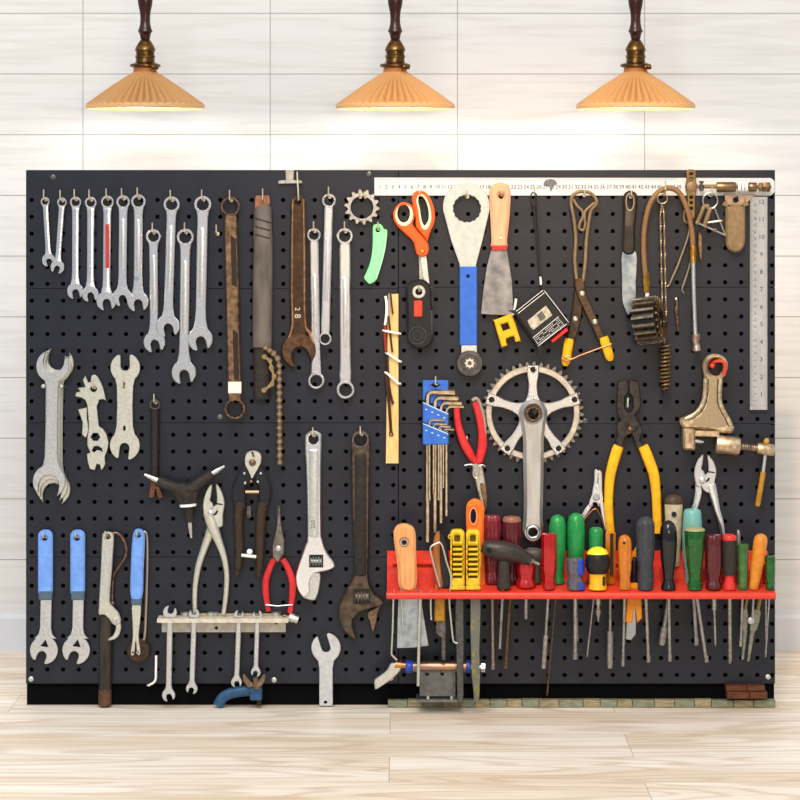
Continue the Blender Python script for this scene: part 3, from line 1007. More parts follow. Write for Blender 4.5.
def slip_head(t, cx, top, wd, hgt, m, d0):
    """slip-joint plier head: two jaws meeting on a toothed gap"""
    g = G()
    g.plate(sm([(cx - wd * .08, top), (cx - wd * .28, top + hgt * .1), (cx - wd * .47, top + hgt * .42), (cx - wd * .49, top + hgt * .7), (cx - wd * .38, top + hgt), (cx - wd * .1, top + hgt * .98), (cx - wd * .02, top + hgt * .58), (cx - wd * .16, top + hgt * .46), (cx - wd * .12, top + hgt * .3)], 3), d0 + 2, d0 + 8, (), .8)
    t.p('left_jaw', g, m)
    g = G()
    g.plate(sm([(cx + wd * .1, top), (cx + wd * .3, top + hgt * .12), (cx + wd * .47, top + hgt * .4), (cx + wd * .49, top + hgt * .6), (cx + wd * .42, top + hgt * .85), (cx + wd * .4, top + hgt * 1.15), (cx + wd * .05, top + hgt * 1.18), (cx - wd * .22, top + hgt * .95), (cx - wd * .1, top + hgt * .66), (cx + wd * .12, top + hgt * .54), (cx + wd * .14, top + hgt * .3)], 3), d0 + 4, d0 + 10, (), .8)
    t.p('right_jaw', g, m)
    g = G(); g.lathe((cx - wd * .14, top + hgt * .8, d0 + 9), (cx - wd * .14, top + hgt * .8, d0 + 13), [(0, wd * .15), (.6, wd * .15), (1, wd * .09), (1, .1)], 18); t.p('pivot_bolt', g, satin)
    g = G(); g.plate(strap([(cx - wd * .02, top + hgt * .86, .8), (cx + wd * .1, top + hgt * .8, 2.2), (cx + wd * .18, top + hgt * .72, 1.6)]), d0 + 9.6, d0 + 10.5, (), .1); t.p('slip_slot', g, black_p)
    g = G(); g.plate([(cx + wd * .1, top + hgt * .5), (cx + wd * .42, top + hgt * .54), (cx + wd * .42, top + hgt * .575), (cx + wd * .1, top + hgt * .55)], d0 + 9.6, d0 + 10.4, (), .05); t.p('cutter_notch', g, black_p)


t = T('slip_joint_pliers', 'long pale steel slip-joint pliers standing closed behind the cream holder bar', 'pliers', 214, 484, 10)
slip_head(t, 214, 484, 22, 36, nickel, 8)
t.p('handle', grip([(216, 515, 11, 6.4), (211, 530, 11, 5), (203.6, 550, 11, 3.7), (198, 568, 11, 3.2), (195, 590, 11, 2.6), (195, 613, 11, 2.4)]), nickel)
t.p('handle', grip([(208, 512, 15, 5.4), (213, 526, 15, 5.8), (219, 541, 15, 4.2), (224.6, 558, 15, 3.2), (227, 575, 15, 2.7), (226, 596, 15, 2.5), (223.6, 614, 15, 2.3)]), nickel)

t = T('cable_cutters', 'dark-gripped cable cutters with a rounded steel cutting head', 'cutters', 252, 451, 12)
g = G(); g.plate(sm([(246, 454), (252, 450.6), (259, 452.4), (261.6, 457), (260.6, 464), (256, 473), (252, 479), (248.6, 474), (244.8, 464)], 3), 8, 14, [[(251.6, 451.8), (253, 451.8), (254.4, 457), (253.2, 457)]], .8); t.p('cutting_head', g, nickel)
g = G(); g.lathe((252.6, 462.4, 14), (252.6, 462.4, 19), [(0, 3.5), (.5, 3.5), (.8, 2.4), (1, .2)], 16); t.p('pivot_bolt', g, bronze)
g = G(); g.plate(sm([(244, 465), (250, 474), (251.6, 482), (246, 486), (245.6, 500), (246, 508), (235, 507), (231.6, 492), (236, 478)], 3), 9, 18, (), 1.4); t.p('lever_arm', g, M('blackened_steel', '2a2c33', .28, .5))
g = G(); g.plate(sm([(262, 466), (256, 474), (254.6, 481), (259, 486), (258, 494), (259.6, 500), (258, 507), (268.6, 506), (271, 491), (268, 478)], 3), 9, 18, (), 1.4); t.p('lever_arm', g, M('blackened_steel', '2a2c33', .28, .5))
for x, y, m_ in ((244.6, 473, nickel), (245.4, 482.6, nickel), (261, 473, nickel), (258, 481.4, nickel), (251.4, 481, copper)):
    g = G(); g.ball(x, y, 18, 1.5, 10); t.p('rivet', g, m_)
g = G(); g.tube([(245.6, 491.6, 16), (259, 491.6, 16)], 1.7, 10); t.p('cross_pin', g, M('tan_pin', 'c9a27a', .4, .6))
g = G(); g.plate(rrect(246.6, 506, 251.4, 518, 1.6), 10, 14, (), .5); t.p('latch', g, grey_iron)
wrap = M('grimy_grip', '3f3122', .6, 0, '241b13', 120, bump=.5)
t.p('grip', grip([(240, 502, 13, 5), (238.4, 520, 14, 4.7), (239.4, 545, 14, 4.3), (238.8, 562, 14, 4), (237, 574.6, 14, 2.6)], 12, .9), wrap)
t.p('grip', grip([(262.6, 502, 13, 5), (260.8, 520, 14, 5), (260, 545, 14, 4.6), (259.6, 562, 14, 4), (258.8, 576, 14, 2.4)], 12, .9), wrap)
g = G(); g.tube([(242.4, 553, 24), (257, 554.6, 24)], 1.6, 10); g.lathe((250.6, 551, -4), (250.6, 551, 26), [(0, 1.4), (1, 1.4)], 10); g.ball(250.6, 549.6, 25, 3, 12)
solo('cross_peg', 'white cross-bar peg between the grips of the cable cutters', 'hook', g, white_p, 250.6, 551, 0, HOOKG)

t = T('needle_nose_pliers', 'red-handled needle-nose pliers pointing up from the cream holder bar', 'pliers', 278, 505, 12)
g = G(); g.plate([(276.2, 505.6), (278, 505), (279, 524), (283.4, 540), (285, 552), (280, 562), (276, 558), (277.6, 540)], 10, 15, (), .8); t.p('jaw', g, grey_iron)
g = G(); g.plate([(278.6, 505), (280, 506), (281, 522), (284.6, 540), (284, 552), (278, 563), (272.6, 556), (272.4, 545), (276.4, 528)], 12, 17, (), .8); t.p('jaw', g, M('grey_jaw', '88847c', .4, .9, '5a5650', 70, bump=.2))
g = G(); g.lathe((278.6, 548, 16.5), (278.6, 548, 19), [(0, 2.6), (.7, 2.6), (1, 1.6), (1, .1)], 14); t.p('pivot', g, satin)
t.p('grip', grip([(274.6, 559, 13, 3), (270.6, 566, 13, 3.2), (266, 580, 13, 3.4), (266, 594, 13, 3.3), (268.6, 611, 13, 2.6)], 12, .8), red_grip)
t.p('grip', grip([(282.6, 559, 14, 3), (287, 566, 14, 3.2), (292, 580, 14, 3.4), (292.4, 594, 14, 3.3), (290, 613, 14, 2.6)], 12, .8), red_grip)
g = G(); g.tube([(266, 604, 19), (278, 605.4, 19), (292.6, 604, 19)], .6, 6); t.p('tie_wire', g, satin)

# ------------------------------------------------------------------ adjustable wrenches
def worm(t, x0, x1, y0, y1, m, d, par=None):
    g = G(); g.box(x0 - 1.4, y0 - 1.4, x1 + 1.4, y1 + 1.4, d - 1.4, d - .4, .2); pit = t.p('worm_recess', g, black_p, parent=par)
    g = G()
    n = 60
    g.lathe((x0, (y0 + y1) / 2, d), (x1, (y0 + y1) / 2, d), [(i / n, (y1 - y0) / 2 * (.72 + .28 * math.cos(2 * PI * 4 * i / n))) for i in range(n + 1)], 14)
    t.p('worm_screw', g, m, parent=pit)


t = T('adjustable_wrench', 'silver adjustable wrench with its jaws nearly closed', 'wrench', 313.4, 430, 10)
g = G()
g.plate(sm([(313.4, 430.4), (319, 432.4), (321.6, 438), (321, 470), (321.4, 528), (322.6, 540), (327, 553), (335, 564), (332, 569), (322, 571.6), (314, 573.4), (310.6, 580), (313, 590), (305.4, 598), (298, 590.6), (295.4, 578), (297.4, 568), (305, 546), (307.4, 535), (306.4, 480), (305, 440), (307.6, 433)], 3), 8, 15, [circ(313.4, 439, 5.2, 24)], 1.2)
t.p('body', g, chrome)
g = G(); g.plate(rrect(308.8, 449, 318.6, 537, 2.5), 14.6, 15.4, (), .3); rec = t.p('handle_panel', g, satin)
g = G(); g.text('250', 313.4, 524, 6, 15.6, -90); t.p('size_mark', g, grey_iron, parent=rec)
g = G(); g.plate(sm([(311.4, 574.6), (320, 573), (320.4, 582), (318.8, 591), (314.6, 599.6), (305, 598), (303.6, 596.6), (309, 591), (308.6, 583)], 3), 8.6, 16.6, (), .9); t.p('movable_jaw', g, satin)
worm(t, 310.6, 322, 555.6, 565.6, satin, 16.2)
hook(313.4, 434.8, 'silver adjustable wrench', 26, 9)
t = T('adjustable_wrench', 'dark tarnished adjustable wrench with wide open hooked jaws', 'wrench', 360.5, 430, 10)
g = G()
g.plate(sm([(360.6, 429.6), (367, 432), (370, 439), (369.6, 480), (369, 540), (368.4, 570), (370, 585), (376, 594), (384, 601), (380, 606), (371, 608.4), (361, 612), (355, 617), (352.6, 624.6), (356.6, 638.6), (350, 636), (344, 630), (338.4, 618), (339.4, 605), (346, 590), (353.6, 577), (354.6, 568), (352.8, 520), (351.4, 470), (351.2, 440), (354, 432)], 3), 8, 16, [circ(360.5, 439.4, 6.4, 24)], 1.3)
t.p('body', g, M('dark_forging', '665a4e', .38, .9, '3a322b', 50, bump=.15))
g = G(); g.plate(rrect(354.6, 452, 366.6, 576, 4), 15.4, 16.4, (), .4); t.p('handle_panel', g, M('dark_panel', '35322f', .5, .7, '272422', 60, bump=.2))
g = G(); g.plate(circ(360.5, 439.4, 8.6, 30), 15.6, 17.4, [circ(360.5, 439.4, 6.5, 30)], .4); t.p('ring_bead', g, grey_iron)
g = G(); g.plate(sm([(368.4, 612), (376, 607.6), (380, 606), (377.4, 614), (376.4, 622), (372.6, 632.4), (370, 622), (368, 617)], 3), 8.6, 17, (), .8); t.p('movable_jaw', g, M('brown_jaw', '8a7460', .4, .9, '57463a', 60, bump=.2))
worm(t, 354.8, 368.6, 589.4, 602, worn, 17.4)
hook(360.5, 433.8, 'dark adjustable wrench', 26, 9)

# ------------------------------------------------------------------ bottom left row
for dx, lab, hl in ((0, 'blue-handled cone spanner with a steel triangle-holed head, leftmost in the bottom row', 'leftmost blue-handled cone spanner'),
                    (32.2, 'blue-handled cone spanner, second from the left in the bottom row', 'second blue-handled cone spanner')):
    t = T('handled_cone_spanner', lab, 'spanner', 45 + dx, 530, 8, 'blue-handled cone spanners')
    g = G(); g.plate(rrect(38.4 + dx, 529.6, 53 + dx, 597, 6), 6, 14, [circ(45 + dx, 538, 2.7, 16)], 1.6); t.p('blue_handle', g, blue_grip)
    g = G(); g.box(39.2 + dx, 590, 52.6 + dx, 599.6, 5.6, 14.4, 1); t.p('handle_collar', g, collar_m)
    g = G(); g.plate(bar(46.4 + dx, 597, 45.6 + dx, 638.4, [(0, 11), (.75, 11), (.9, 14), (1, 22)]), 8.6, 11, (), .4); t.p('steel_shank', g, satin)
    g = G(); g.plate(jaw(44.2 + dx, 650, 14, PI / 2 + .36, 4.6, -1.2, .86, .5), 8.4, 11.2, [[(40.6 + dx, 646), (45.8 + dx, 639.6), (48.4 + dx, 647)]], .5); t.p('open_jaw', g, satin)
    hook(45 + dx, 536, hl, 22, 6)
# hook spanner
t = T('hook_spanner', 'silver hook spanner with a curved wire arm, hung in front of a dark tube', 'spanner', 107, 532, 24)
c7 = lambda L_: [(20 + x / 4, 510 + y / 4) for x, y in L_]
g = G(); g.plate(sm(c7([(350, 88), (372, 96), (374, 130), (366, 250), (358, 360), (372, 388), (392, 410), (403, 440), (398, 455), (380, 462), (366, 452), (352, 432), (335, 420), (315, 418), (315, 380), (322, 250), (328, 110), (334, 94)]), 3), 18, 23, [circ(107.4, 537, 2.6, 16)], .9); t.p('body', g, nickel)
g = G(); g.plate(sm(c7([(340, 145), (360, 145), (352, 340), (330, 340)]), 3), 22.6, 23.8, (), .4); t.p('inset_face', g, satin)
g = G(); g.plate(sm(c7([(380, 440), (398, 446), (403, 470), (396, 500), (378, 518), (352, 524), (354, 516), (370, 505), (380, 485), (382, 465), (372, 455)]), 3), 16, 21, (), .6); t.p('hooked_arm', g, nickel)
g = G(); g.lathe((115, 620.4, 20), (115, 620.4, 25), [(0, 2.4), (.8, 2.4), (1, 1.6), (1, .1)], 14); t.p('pivot_rivet', g, satin)
hook(107.4, 535.4, 'silver hook spanner', 32, 7)
t = T('wire_hook_tool', 'curved tarnished wire hook with a beaded tip hanging behind the silver hook spanner', 'hook tool', 114, 534, 10)
g = G(); g.tube(path([(c7([p])[0] + (10,)) for p in ((352, 100), (385, 92), (410, 112), (425, 150), (420, 190), (395, 228), (376, 255), (370, 290), (368, 340), (369, 375))], 5), 1.5, 8); t.p('wire_arm', g, bronze)
g = G(); g.ball(112.4, 603.5, 10, 3, 10); t.p('bead', g, bronze)
t = T('steel_tube', 'dark steel tube with a rusty foot standing on the floor under the hook spanner', 'tube', 105, 706, 16)
g = G(); g.tube([(105.4, 616, 10), (105.2, 660, 10), (104.6, 692, 10)], [6.6, 6.5, 6.3], 18, .9); t.p('tube_body', g, M('smeared_tube', '2d2a28', .4, .4, '4c453c', 50, (1, 1, .2), bump=.1))
g = G(); g.tube([(104.6, 690, 10), (104.4, 706, 10)], [6.6, 6.6], 18, .9); t.p('rusty_foot', g, rust)
# blue-handled sprocket remover with wire and disc
t = T('sprocket_tool', 'blue-handled tool with a forked steel end over a dark round disc', 'spanner', 138, 530, 14)
g = G(); g.plate(sm([(138.4, 528.6), (143.6, 531), (145, 540), (143.6, 570), (142, 598), (131.4, 598), (131, 570), (132.4, 542), (134.4, 531)], 3), 12, 21, [circ(138.8, 535, 2.4, 16)], 1.6); t.p('blue_handle', g, blue_grip)
g = G(); g.box(131.6, 597.6, 142, 604.6, 11.6, 21.4, 1); t.p('handle_collar', g, collar_m)
g = G(); g.plate(sm([(132.6, 604), (140.8, 604), (140.4, 620), (138.8, 636), (140.6, 650), (139.8, 654.6), (137.4, 653), (136, 640), (134.4, 653.6), (131.6, 655), (131, 651), (133, 636), (132.6, 620)], 3), 15, 18, [circ(138, 652, 1, 10), circ(133, 652.4, 1, 10)], .4); t.p('forked_blade', g, nickel)
g = G(); g.lathe((138, 651, 6), (138, 651, 13), [(0, .5), (0, 12), (.7, 12), (1, 10.6), (1, 5), (.7, 5), (.7, .5)], 32); t.p('dark_disc', g, M('disc_brown', '4c3d30', .45, .5, '2e241c', 80, bump=.2))
g = G(); g.tube(path([(138.6, 533, 9), (143, 532, 9), (146.4, 536, 9), (147, 560, 9), (146, 600, 9), (144.8, 632, 9), (143, 642, 9)], 5), 1.3, 8); t.p('wire_arm', g, M('wire_tan', 'b3a290', .4, .7))
hook(138.8, 533.4, 'blue-handled forked tool', 30, 5)
g = G(); g.tube(path([(157, 654, 14), (156.8, 668, 14), (156, 679, 12), (150, 684, 8), (147.6, 685.6, -4)], 5), 1.2, 8)
solo('bent_peg', 'bare bent wire peg near the bottom edge, right of the dark disc', 'hook', g, white_p, 157, 685, 0, HOOKG)

# ------------------------------------------------------------------ cream holder bar with small spanners
t = T('holder_bar', 'short cream painted holder bar screwed to the lower left of the board', 'rack', 223, 633, 16)
TOPD = 34
slots = [(170, 4.6), (194, 4.4), (238.6, 4.2), (257, 4.0), (195, 0), (223, 0)]
yax = lambda u, v, w_: (u, w_, v)
g = G()
g.plate([(158, 1), (289, 1), (289, TOPD), (158, TOPD)], 617, 621, [circ(x, 23, r_, 16, r_ * 1.6) for x, r_ in slots if r_], .4, yax)
g.v = [(x, y if y > 619 else y, d) for x, y, d in g.v]
t.p('top_plate', g, paint_w)
g = G()
g.plate(rrect(161, 621, 285.4, 633.6, .8), 0.4, 4, [circ(167.6, 626.6, 1.4, 12), circ(215.8, 629.4, 1.8, 12), circ(276, 624.6, 1.2, 12)], .4)
t.p('face_plate', g, M('cream_face', 'cfccc4', .55, 0, 'b3aea2', 50))


def small_open(label, tc_, tr_, bc_, br_, wd, tilt, d, grp='small spanners dropped through the cream holder bar'):
    t = T('small_spanner', label, 'spanner', tc_[0], tc_[1], d, grp)
    ax = math.atan2(bc_[1] - tc_[1], bc_[0] - tc_[0])
    u = (math.cos(ax), math.sin(ax))
    g = G(); g.plate(bar(tc_[0] + u[0] * tr_ * .5, tc_[1] + u[1] * tr_ * .5, bc_[0] - u[0] * br_ * .5, bc_[1] - u[1] * br_ * .5, [(0, wd * 1.4), (.06, wd), (.92, wd), (1, wd * 1.7)]), d - 1.8, d + 1.8, (), .7); t.p('shank', g, satin)
    g = G(); g.plate(jaw(tc_[0], tc_[1], tr_, ax + PI + math.radians(tilt), tr_ * .42, tr_ * .2), d - 2.2, d + 2.2, (), .5); t.p('upper_jaw', g, satin)
    g = G(); g.plate(jaw(bc_[0], bc_[1], br_, ax + math.radians(-tilt), br_ * .42, br_ * .2), d - 2.2, d + 2.2, (), .5); t.p('lower_jaw', g, satin)


small_open('small double open spanner dropped through the left end of the cream holder bar', (170, 612.4), 7.0, (168.6, 695), 6.6, 5.6, 18, 23)
small_open('small double open spanner, second from the left in the cream holder bar', (194.2, 614), 5.4, (191.8, 688.4), 5.8, 5.2, -14, 23)
small_open('small double open spanner, third from the left in the cream holder bar', (239, 615), 5, (236.6, 682), 5.6, 5, 14, 23)
small_open('small slanting open spanner at the right of the cream holder bar, reaching the wing nut', (257.6, 615.4), 5, (255.8, 672), 5, 4.6, -14, 23)
for lab, x0, y0, x1, y1, d in (('tiny ring spanner lying along the top of the holder bar at its left', 185.6, 613.8, 211, 616, 10), ('long thin spanner lying along the top of the holder bar at its right', 214, 613, 276, 614.4, 7)):
    t = T('lying_spanner', lab, 'spanner', (x0 + x1) / 2, 616, d, 'spanners lying on the holder bar')
    # lies flat on the bar: rings seen edge-on
    g = G(); g.plate(bar(x0 + 3, d, x1 - 3, d, [(0, 3.6 * 1.6), (1, 3.6 * 1.6)]), 613.2, 616.6, (), .5, yax); t.p('shank', g, M('tan_chrome', 'c8b696', .35, .9))
    for x in (x0, x1):
        g = G(); g.plate(circ(x, d, 5, 20, 8), 612.4, 616.9, [circ(x, d, 3, 20, 5)], .5, yax); t.p('ring_head', g, nickel)
t = T('socket', 'small steel socket at the right end of the cream holder bar', 'socket', 291, 617, 16)
g = G(); g.lathe((283, 615.4, 16), (291, 618, 16), [(0, 1.6), (1, 1.8)], 12); t.p('drive_stub', g, bronze)
g = G(); g.lathe((289, 617, 16), (298, 620, 16), [(0, .2), (0, 4.6), (.5, 5), (.5, 4.2), (1, 4.2), (1, 2.6), (.6, 2.6)], 16); t.p('socket_body', g, nickel)

# blue G-clamp and upright spanner at the bottom edge
t = T('g_clamp', 'blue G-clamp with a brown wing nut at the bottom edge of the board', 'clamp', 238, 706, 20)
g = G(); g.tube(path([(218, 706, 16), (222, 698.6, 16), (230, 694, 16), (242, 691.6, 16), (252, 691, 16)], 5), [5.4] * 21, 14, .7); t.p('frame_arm', g, clampblue)
g = G(); g.plate(rrect(250, 686, 262, 700, 1.6), 8, 26, (), 1.2); t.p('screw_block', g, clampblue)
g = G(); g.lathe((259, 684, 17), (259, 706, 17), [(i / 44, 2.3 + .4 * math.cos(i * PI / 2 * 1.9)) for i in range(45)], 12); t.p('clamp_screw', g, rust)
g = G()
g.lathe((256, 677, 30), (257, 686.6, 24), [(0, 2.6), (.6, 3.4), (1, 4.4)], 14)
for s_ in (-1, 1):
    g.plate(sm([(254.4, 684), (254.4 + s_ * 5, 679), (254.4 + s_ * 9.6, 673.4), (254.4 + s_ * 11.4, 675), (254.4 + s_ * 10, 681), (254.4 + s_ * 5, 686.4)], 3), 26.4, 31, (), .9)
t.p('wing_nut', g, M('brown_wing', '8c7460', .45, .6, '5c4836', 60, bump=.2))
t = T('upright_spanner', 'flat silver open spanner standing jaw-up on the floor at the bottom edge', 'spanner', 326, 706, 10)
g = G(); g.plate(bar(326, 706, 326, 656, [(0, 13.6), (.75, 13.6), (.9, 16), (1, 25)]), 6, 10, [circ(325.6, 702.4, 1.6, 12)], .5); t.p('shank', g, M('bright_flat_steel', 'd3d8dc', .42, .9, 'bcc2c8', 60))
g = G(); g.plate(jaw(326, 647.8, 14.8, -PI / 2 - .3, 4.4, 4.6, .84, .45), 5.8, 10.2, (), .5); t.p('open_jaw', g, M('bright_flat_steel', 'd3d8dc'))
# ------------------------------------------------------------------ right half: rulers
t = T('steel_ruler', 'long bright steel ruler fixed across the top of the right half', 'ruler', 575, 187, 4)
g = G(); g.plate([(374.4, 177.6), (771, 178), (774.6, 181), (774.8, 192), (771, 195.6), (374.4, 195.6)], .6, 3, (), .2)
rb = t.p('blade', g, M('bright_ruler', 'd2d5d6', .5, .35, 'c4c8ca', 20, (.4, 1, 1)))
g = G()
for i in range(1, 49):
    g.text(str(i), 380 + 6.36 * (i - 1), 187, 5.4, 3.15)
t.p('numerals', g, ink, parent=rb)
g = G()
for i in range(0, 312):
    x = 375.6 + .97 * i
    h = 2.6 if i % 10 == 5 else 1.5
    g.add([(x, 178.4, 3.12), (x + .22, 178.4, 3.12), (x + .22, 178.4 + h, 3.12), (x, 178.4 + h, 3.12)], [(0, 1, 2, 3)])
t.p('graduations', g, ink, parent=rb)
g = G()
g.plate(sm([(543.4, 183.6), (545.6, 180.6), (549, 179.2), (553, 179.4), (556.4, 181.6), (557, 184.4), (553.4, 186), (551.6, 191), (550.4, 191.2), (549.6, 187), (546, 186.4)], 3), 2.9, 3.2, (), 0)
t.p('dark_stain', g, stain, parent=rb, label='dark smudge on the steel ruler')

t = T('steel_ruler', 'narrow steel rule hanging vertically down the right edge', 'ruler', 759, 196, 6)
g = G(); g.box(750, 196.6, 767.6, 410, 2, 4.4, .25); rb = t.p('blade', g, M('grey_ruler', 'b9bec2', .4, .9, '9ba1a6', 20, (1, 1, .3)))
g = G(); g.box(750, 410, 767.6, 412.4, .6, 3.6, .2); t.p('end_strip', g, black_iron)
g = G()
for i in range(1, 13):
    g.text(str(i), 761.6, 394.6 - 17.5 * (i - 1), 6.4, 4.55)
for i in range(1, 31):
    g.text(str(i), 755.2, 400.6 - 6.75 * (i - 1), 3.4, 4.55, 90)
t.p('numerals', g, ink, parent=rb)
g = G()
for i in range(0, 207):
    y = 405.8 - i
    h = 3.4 if i % 5 == 0 else 2.0
    g.add([(750.4, y, 4.55), (750.4 + h, y, 4.55), (750.4 + h, y + .24, 4.55), (750.4, y + .24, 4.55)], [(0, 1, 2, 3)])
    if i % 2 == 0:
        g.add([(767.2, y, 4.55), (767.2 - h, y, 4.55), (767.2 - h, y + .24, 4.55), (767.2, y + .24, 4.55)], [(0, 1, 2, 3)])
t.p('graduations', g, ink, parent=rb)

# ------------------------------------------------------------------ scissors
t = T('scissors', 'orange-handled scissors with cream finger loops hanging handles up', 'scissors', 423, 191, 10)
c = lambda L_: [(390 + x / 6.154, 180 + y / 6.154) for x, y in L_]
oo = sm(c([(90, 142), (128, 150), (152, 180), (152, 225), (140, 270), (160, 300), (205, 350), (232, 385), (238, 430), (228, 460), (200, 474), (172, 462), (160, 440), (148, 392), (128, 362), (80, 318), (42, 278), (20, 235), (24, 190), (48, 155)]), 4)
g = G(); g.plate(oo, 8, 16, [circ(404, 214.6, 8.6, 28, 11)], 1.5); h1 = t.p('handle', g, orange_p)
g = G(); g.plate(circ(404, 214.8, 9.4, 30, 11.8), 9, 15.2, [circ(403.6, 213.4, 6.3, 30, 9.2)], .8); t.p('finger_lining', g, cream, parent=h1)
oo = sm(c([(182, 66), (222, 78), (252, 122), (274, 190), (272, 260), (250, 315), (236, 352), (232, 376), (212, 352), (186, 322), (160, 285), (158, 230), (142, 160), (134, 110), (150, 76)]), 4)
hole = sm(c([(178, 92), (212, 100), (238, 150), (250, 210), (246, 262), (222, 300), (200, 290), (186, 250), (176, 180), (166, 130)]), 4)
g = G(); g.plate(oo, 12, 20, [hole], 1.5); h2 = t.p('handle', g, orange_p)
lin_o = sm(c([(177, 86), (214, 95), (242, 148), (255, 210), (250, 266), (224, 308), (196, 298), (181, 252), (171, 180), (160, 128)]), 4)
lin_i = sm(c([(180, 100), (206, 108), (228, 152), (238, 208), (234, 250), (214, 280), (204, 272), (194, 245), (184, 180), (174, 132)]), 4)
g = G(); g.plate(lin_o, 13, 19.4, [lin_i], .7); t.p('finger_lining', g, cream, parent=h2)
g = G(); g.lathe((422.6, 251, 15), (422.6, 251, 18.6), [(0, 2.4), (.6, 2.4), (1, 1.5), (1, .1)], 16); t.p('pivot_rivet', g, brass)
g = G(); g.plate([(419.6, 252), (426, 252), (429.4, 284), (428.6, 291), (424.4, 284)], 5.4, 7.6, (), .2); t.p('blade', g, satin)
g = G(); g.plate([(418.6, 252), (424.6, 252), (423.8, 276), (421.4, 290), (419.6, 282)], 3, 5, (), .2); t.p('blade', g, worn)
hook(419.6, 194.4, 'orange scissors', 26, 4)

# utility device under the scissors
t = T('folding_utility_knife', 'black folding utility knife with a red slider below the scissors', 'knife', 420, 280, 18)
g = G(); g.plate(rot(rrect(407, 279, 432.6, 349, 12.4, 8), 420, 314, -2.4), 9, 20, [circ(418.8, 291.6, 3.2, 16)], 2); t.p('case', g, black_p)
g = G(); g.ring(418.8, 291.8, 6.6, 3.3, 19, 21.4, 26, .6); t.p('hanging_eye', g, nickel)
g = G(); g.plate(rot(rrect(414, 300.6, 422.2, 316.6, 1.2), 418, 308, 0), 19, 23, (), .8); t.p('red_slider', g, M('red_slider', 'e0402e', .4))
g = G()
for r_ in (9, 5.2):
    g.ring(417.6, 335.4, r_, r_ - 1, 19.4, 20.9, 36, .3)
t.p('round_boss', g, slate)
g = G()
for i in range(7):
    y = 287 + i * 3
    g.box(429.4, y, 433.2 , y + 1.2, 12, 18, .2)
t.p('thumb_ribs', g, slate)
g = G(); g.plate(rrect(430.4, 310, 432.8, 335, 1), 12, 20, (), .5); t.p('side_clip', g, slate)
hook(418.8, 289.6, 'black utility knife', 30, 5)

# big ring spanner with blue handle
t = T('bottom_bracket_spanner', 'big flat steel ring spanner with a scalloped opening and a blue handle', 'spanner', 467, 184, 10)
c = lambda L_: [(390 + x / 6.154, 180 + y / 6.154) for x, y in L_]
a0 = [(466.4 + 23.6 * math.cos(a), 206.6 + 23.6 * math.sin(a)) for a in [PI - .35 + (PI + .7) * i / 36 for i in range(37)]]
out = a0 + c([(570, 370), (530, 520), (530, 545), (428, 545), (428, 520), (375, 370)])
hole = [(467 + (13.2 + .9 * abs(math.sin(8 * 2 * PI * i / 128))) * math.cos(2 * PI * i / 128), 208.6 + (13.2 + .9 * abs(math.sin(8 * 2 * PI * i / 128))) * math.sin(2 * PI * i / 128)) for i in range(128)]
g = G(); g.plate(out, 8, 11.4, [hole], .5); t.p('ring_head', g, M('brushed_plate', 'c2c6c0', .55, .6, 'b0b4ae', 50, (1, .4, 1)))
g = G(); g.plate(rrect(459.6, 266.4, 477, 345.4, 1), 7, 12.8, [circ(468, 276.4, 1.7, 16)], .8); t.p('blue_handle', g, blue_p)
g = G(); g.plate(rect(461.2, 345, 477, 356), 8, 11.4, (), .3); t.p('end_plate', g, satin)
g = G(); g.lathe((469.6, 363, 8), (469.6, 363, 17), [(0, 1), (0, 12.4), (.5, 12.4), (.7, 13), (1, 12.6), (1, 8.6), (.85, 8), (.85, 1)], 40, 0); t.p('round_socket', g, M('socket_grey', '5f5e5e', .4, .8, '403f3f', 60))
g = G(); g.plate(cog(469.6, 363, 5.4, 4.2, 8), 15, 17.4, [circ(469.6, 363, 2, 14)], .3); t.p('spline', g, nickel)
hook(466.6, 196.2, 'big ring spanner', 24, 6)

# putty knife
t = T('putty_knife', 'putty knife with a pinkish wooden handle and grey flared blade', 'scraper', 500.5, 183, 14)
c1 = lambda L_: [(470 + x / 3.81, 170 + y / 3.81) for x, y in L_]
g = G(); g.plate(sm([(500.4, 182.6), (507.4, 185), (510.4, 192), (509.6, 215), (507, 240), (506.6, 247), (492, 247), (491.4, 240), (490.4, 215), (489.6, 192), (493, 185)], 4), 8, 19, [circ(501, 196, 2.8, 18)], 2.4); hd = t.p('wooden_handle', g, pink_wood)
g = G(); g.box(491.6, 245.4, 507, 250.4, 8.6, 18.4, .7); t.p('red_ferrule', g, inkred)
g = G(); g.lathe((500.6, 238.6, 18), (500.6, 238.6, 20), [(0, 1.7), (.6, 1.7), (1, 1), (1, .1)], 14); t.p('rivet', g, nickel, parent=hd)
g = G(); g.plate([(492, 248), (506.6, 248), (509, 262), (512, 282), (513, 300), (512.8, 315.6), (481, 314), (483, 292), (486.6, 268), (489.8, 254)], 12.4, 14, (), .25); t.p('blade', g, M('putty_blade', '9a9a9a', .45, .9, '666668', 30, bump=.15))
hook(501, 194.4, 'putty knife', 32, 5)

# yellow magnetizer
t = T('magnetizer_block', 'yellow plastic magnetizer block with a square hole beside the tape measure', 'magnetizer', 507, 315, 12)
g = G(); g.plate(sm([(494, 321.4), (494.2, 320), (510.6, 314), (512, 314.4), (520, 339), (519.4, 340.8), (516.4, 341.6), (515, 340.6), (513.6, 336), (505.6, 338.8), (507, 344.4), (506, 345.6), (502.4, 346.4), (501, 345.2)], 2), 6, 22, [[(500.4, 324.6), (507.6, 322), (510, 328.6), (502.8, 331.2)]], 1.2)
t.p('body', g, yellow_p)
g = G(); g.tube([(512.6, 313.6, -6), (512.6, 313.6, 20), (514.6, 304, 26), (515.4, 298, 26)], 1.2, 8)
solo('support_peg', 'pale slanting peg between the putty knife blade and the yellow block', 'hook', g, white_p, 513, 310, 0, HOOKG)

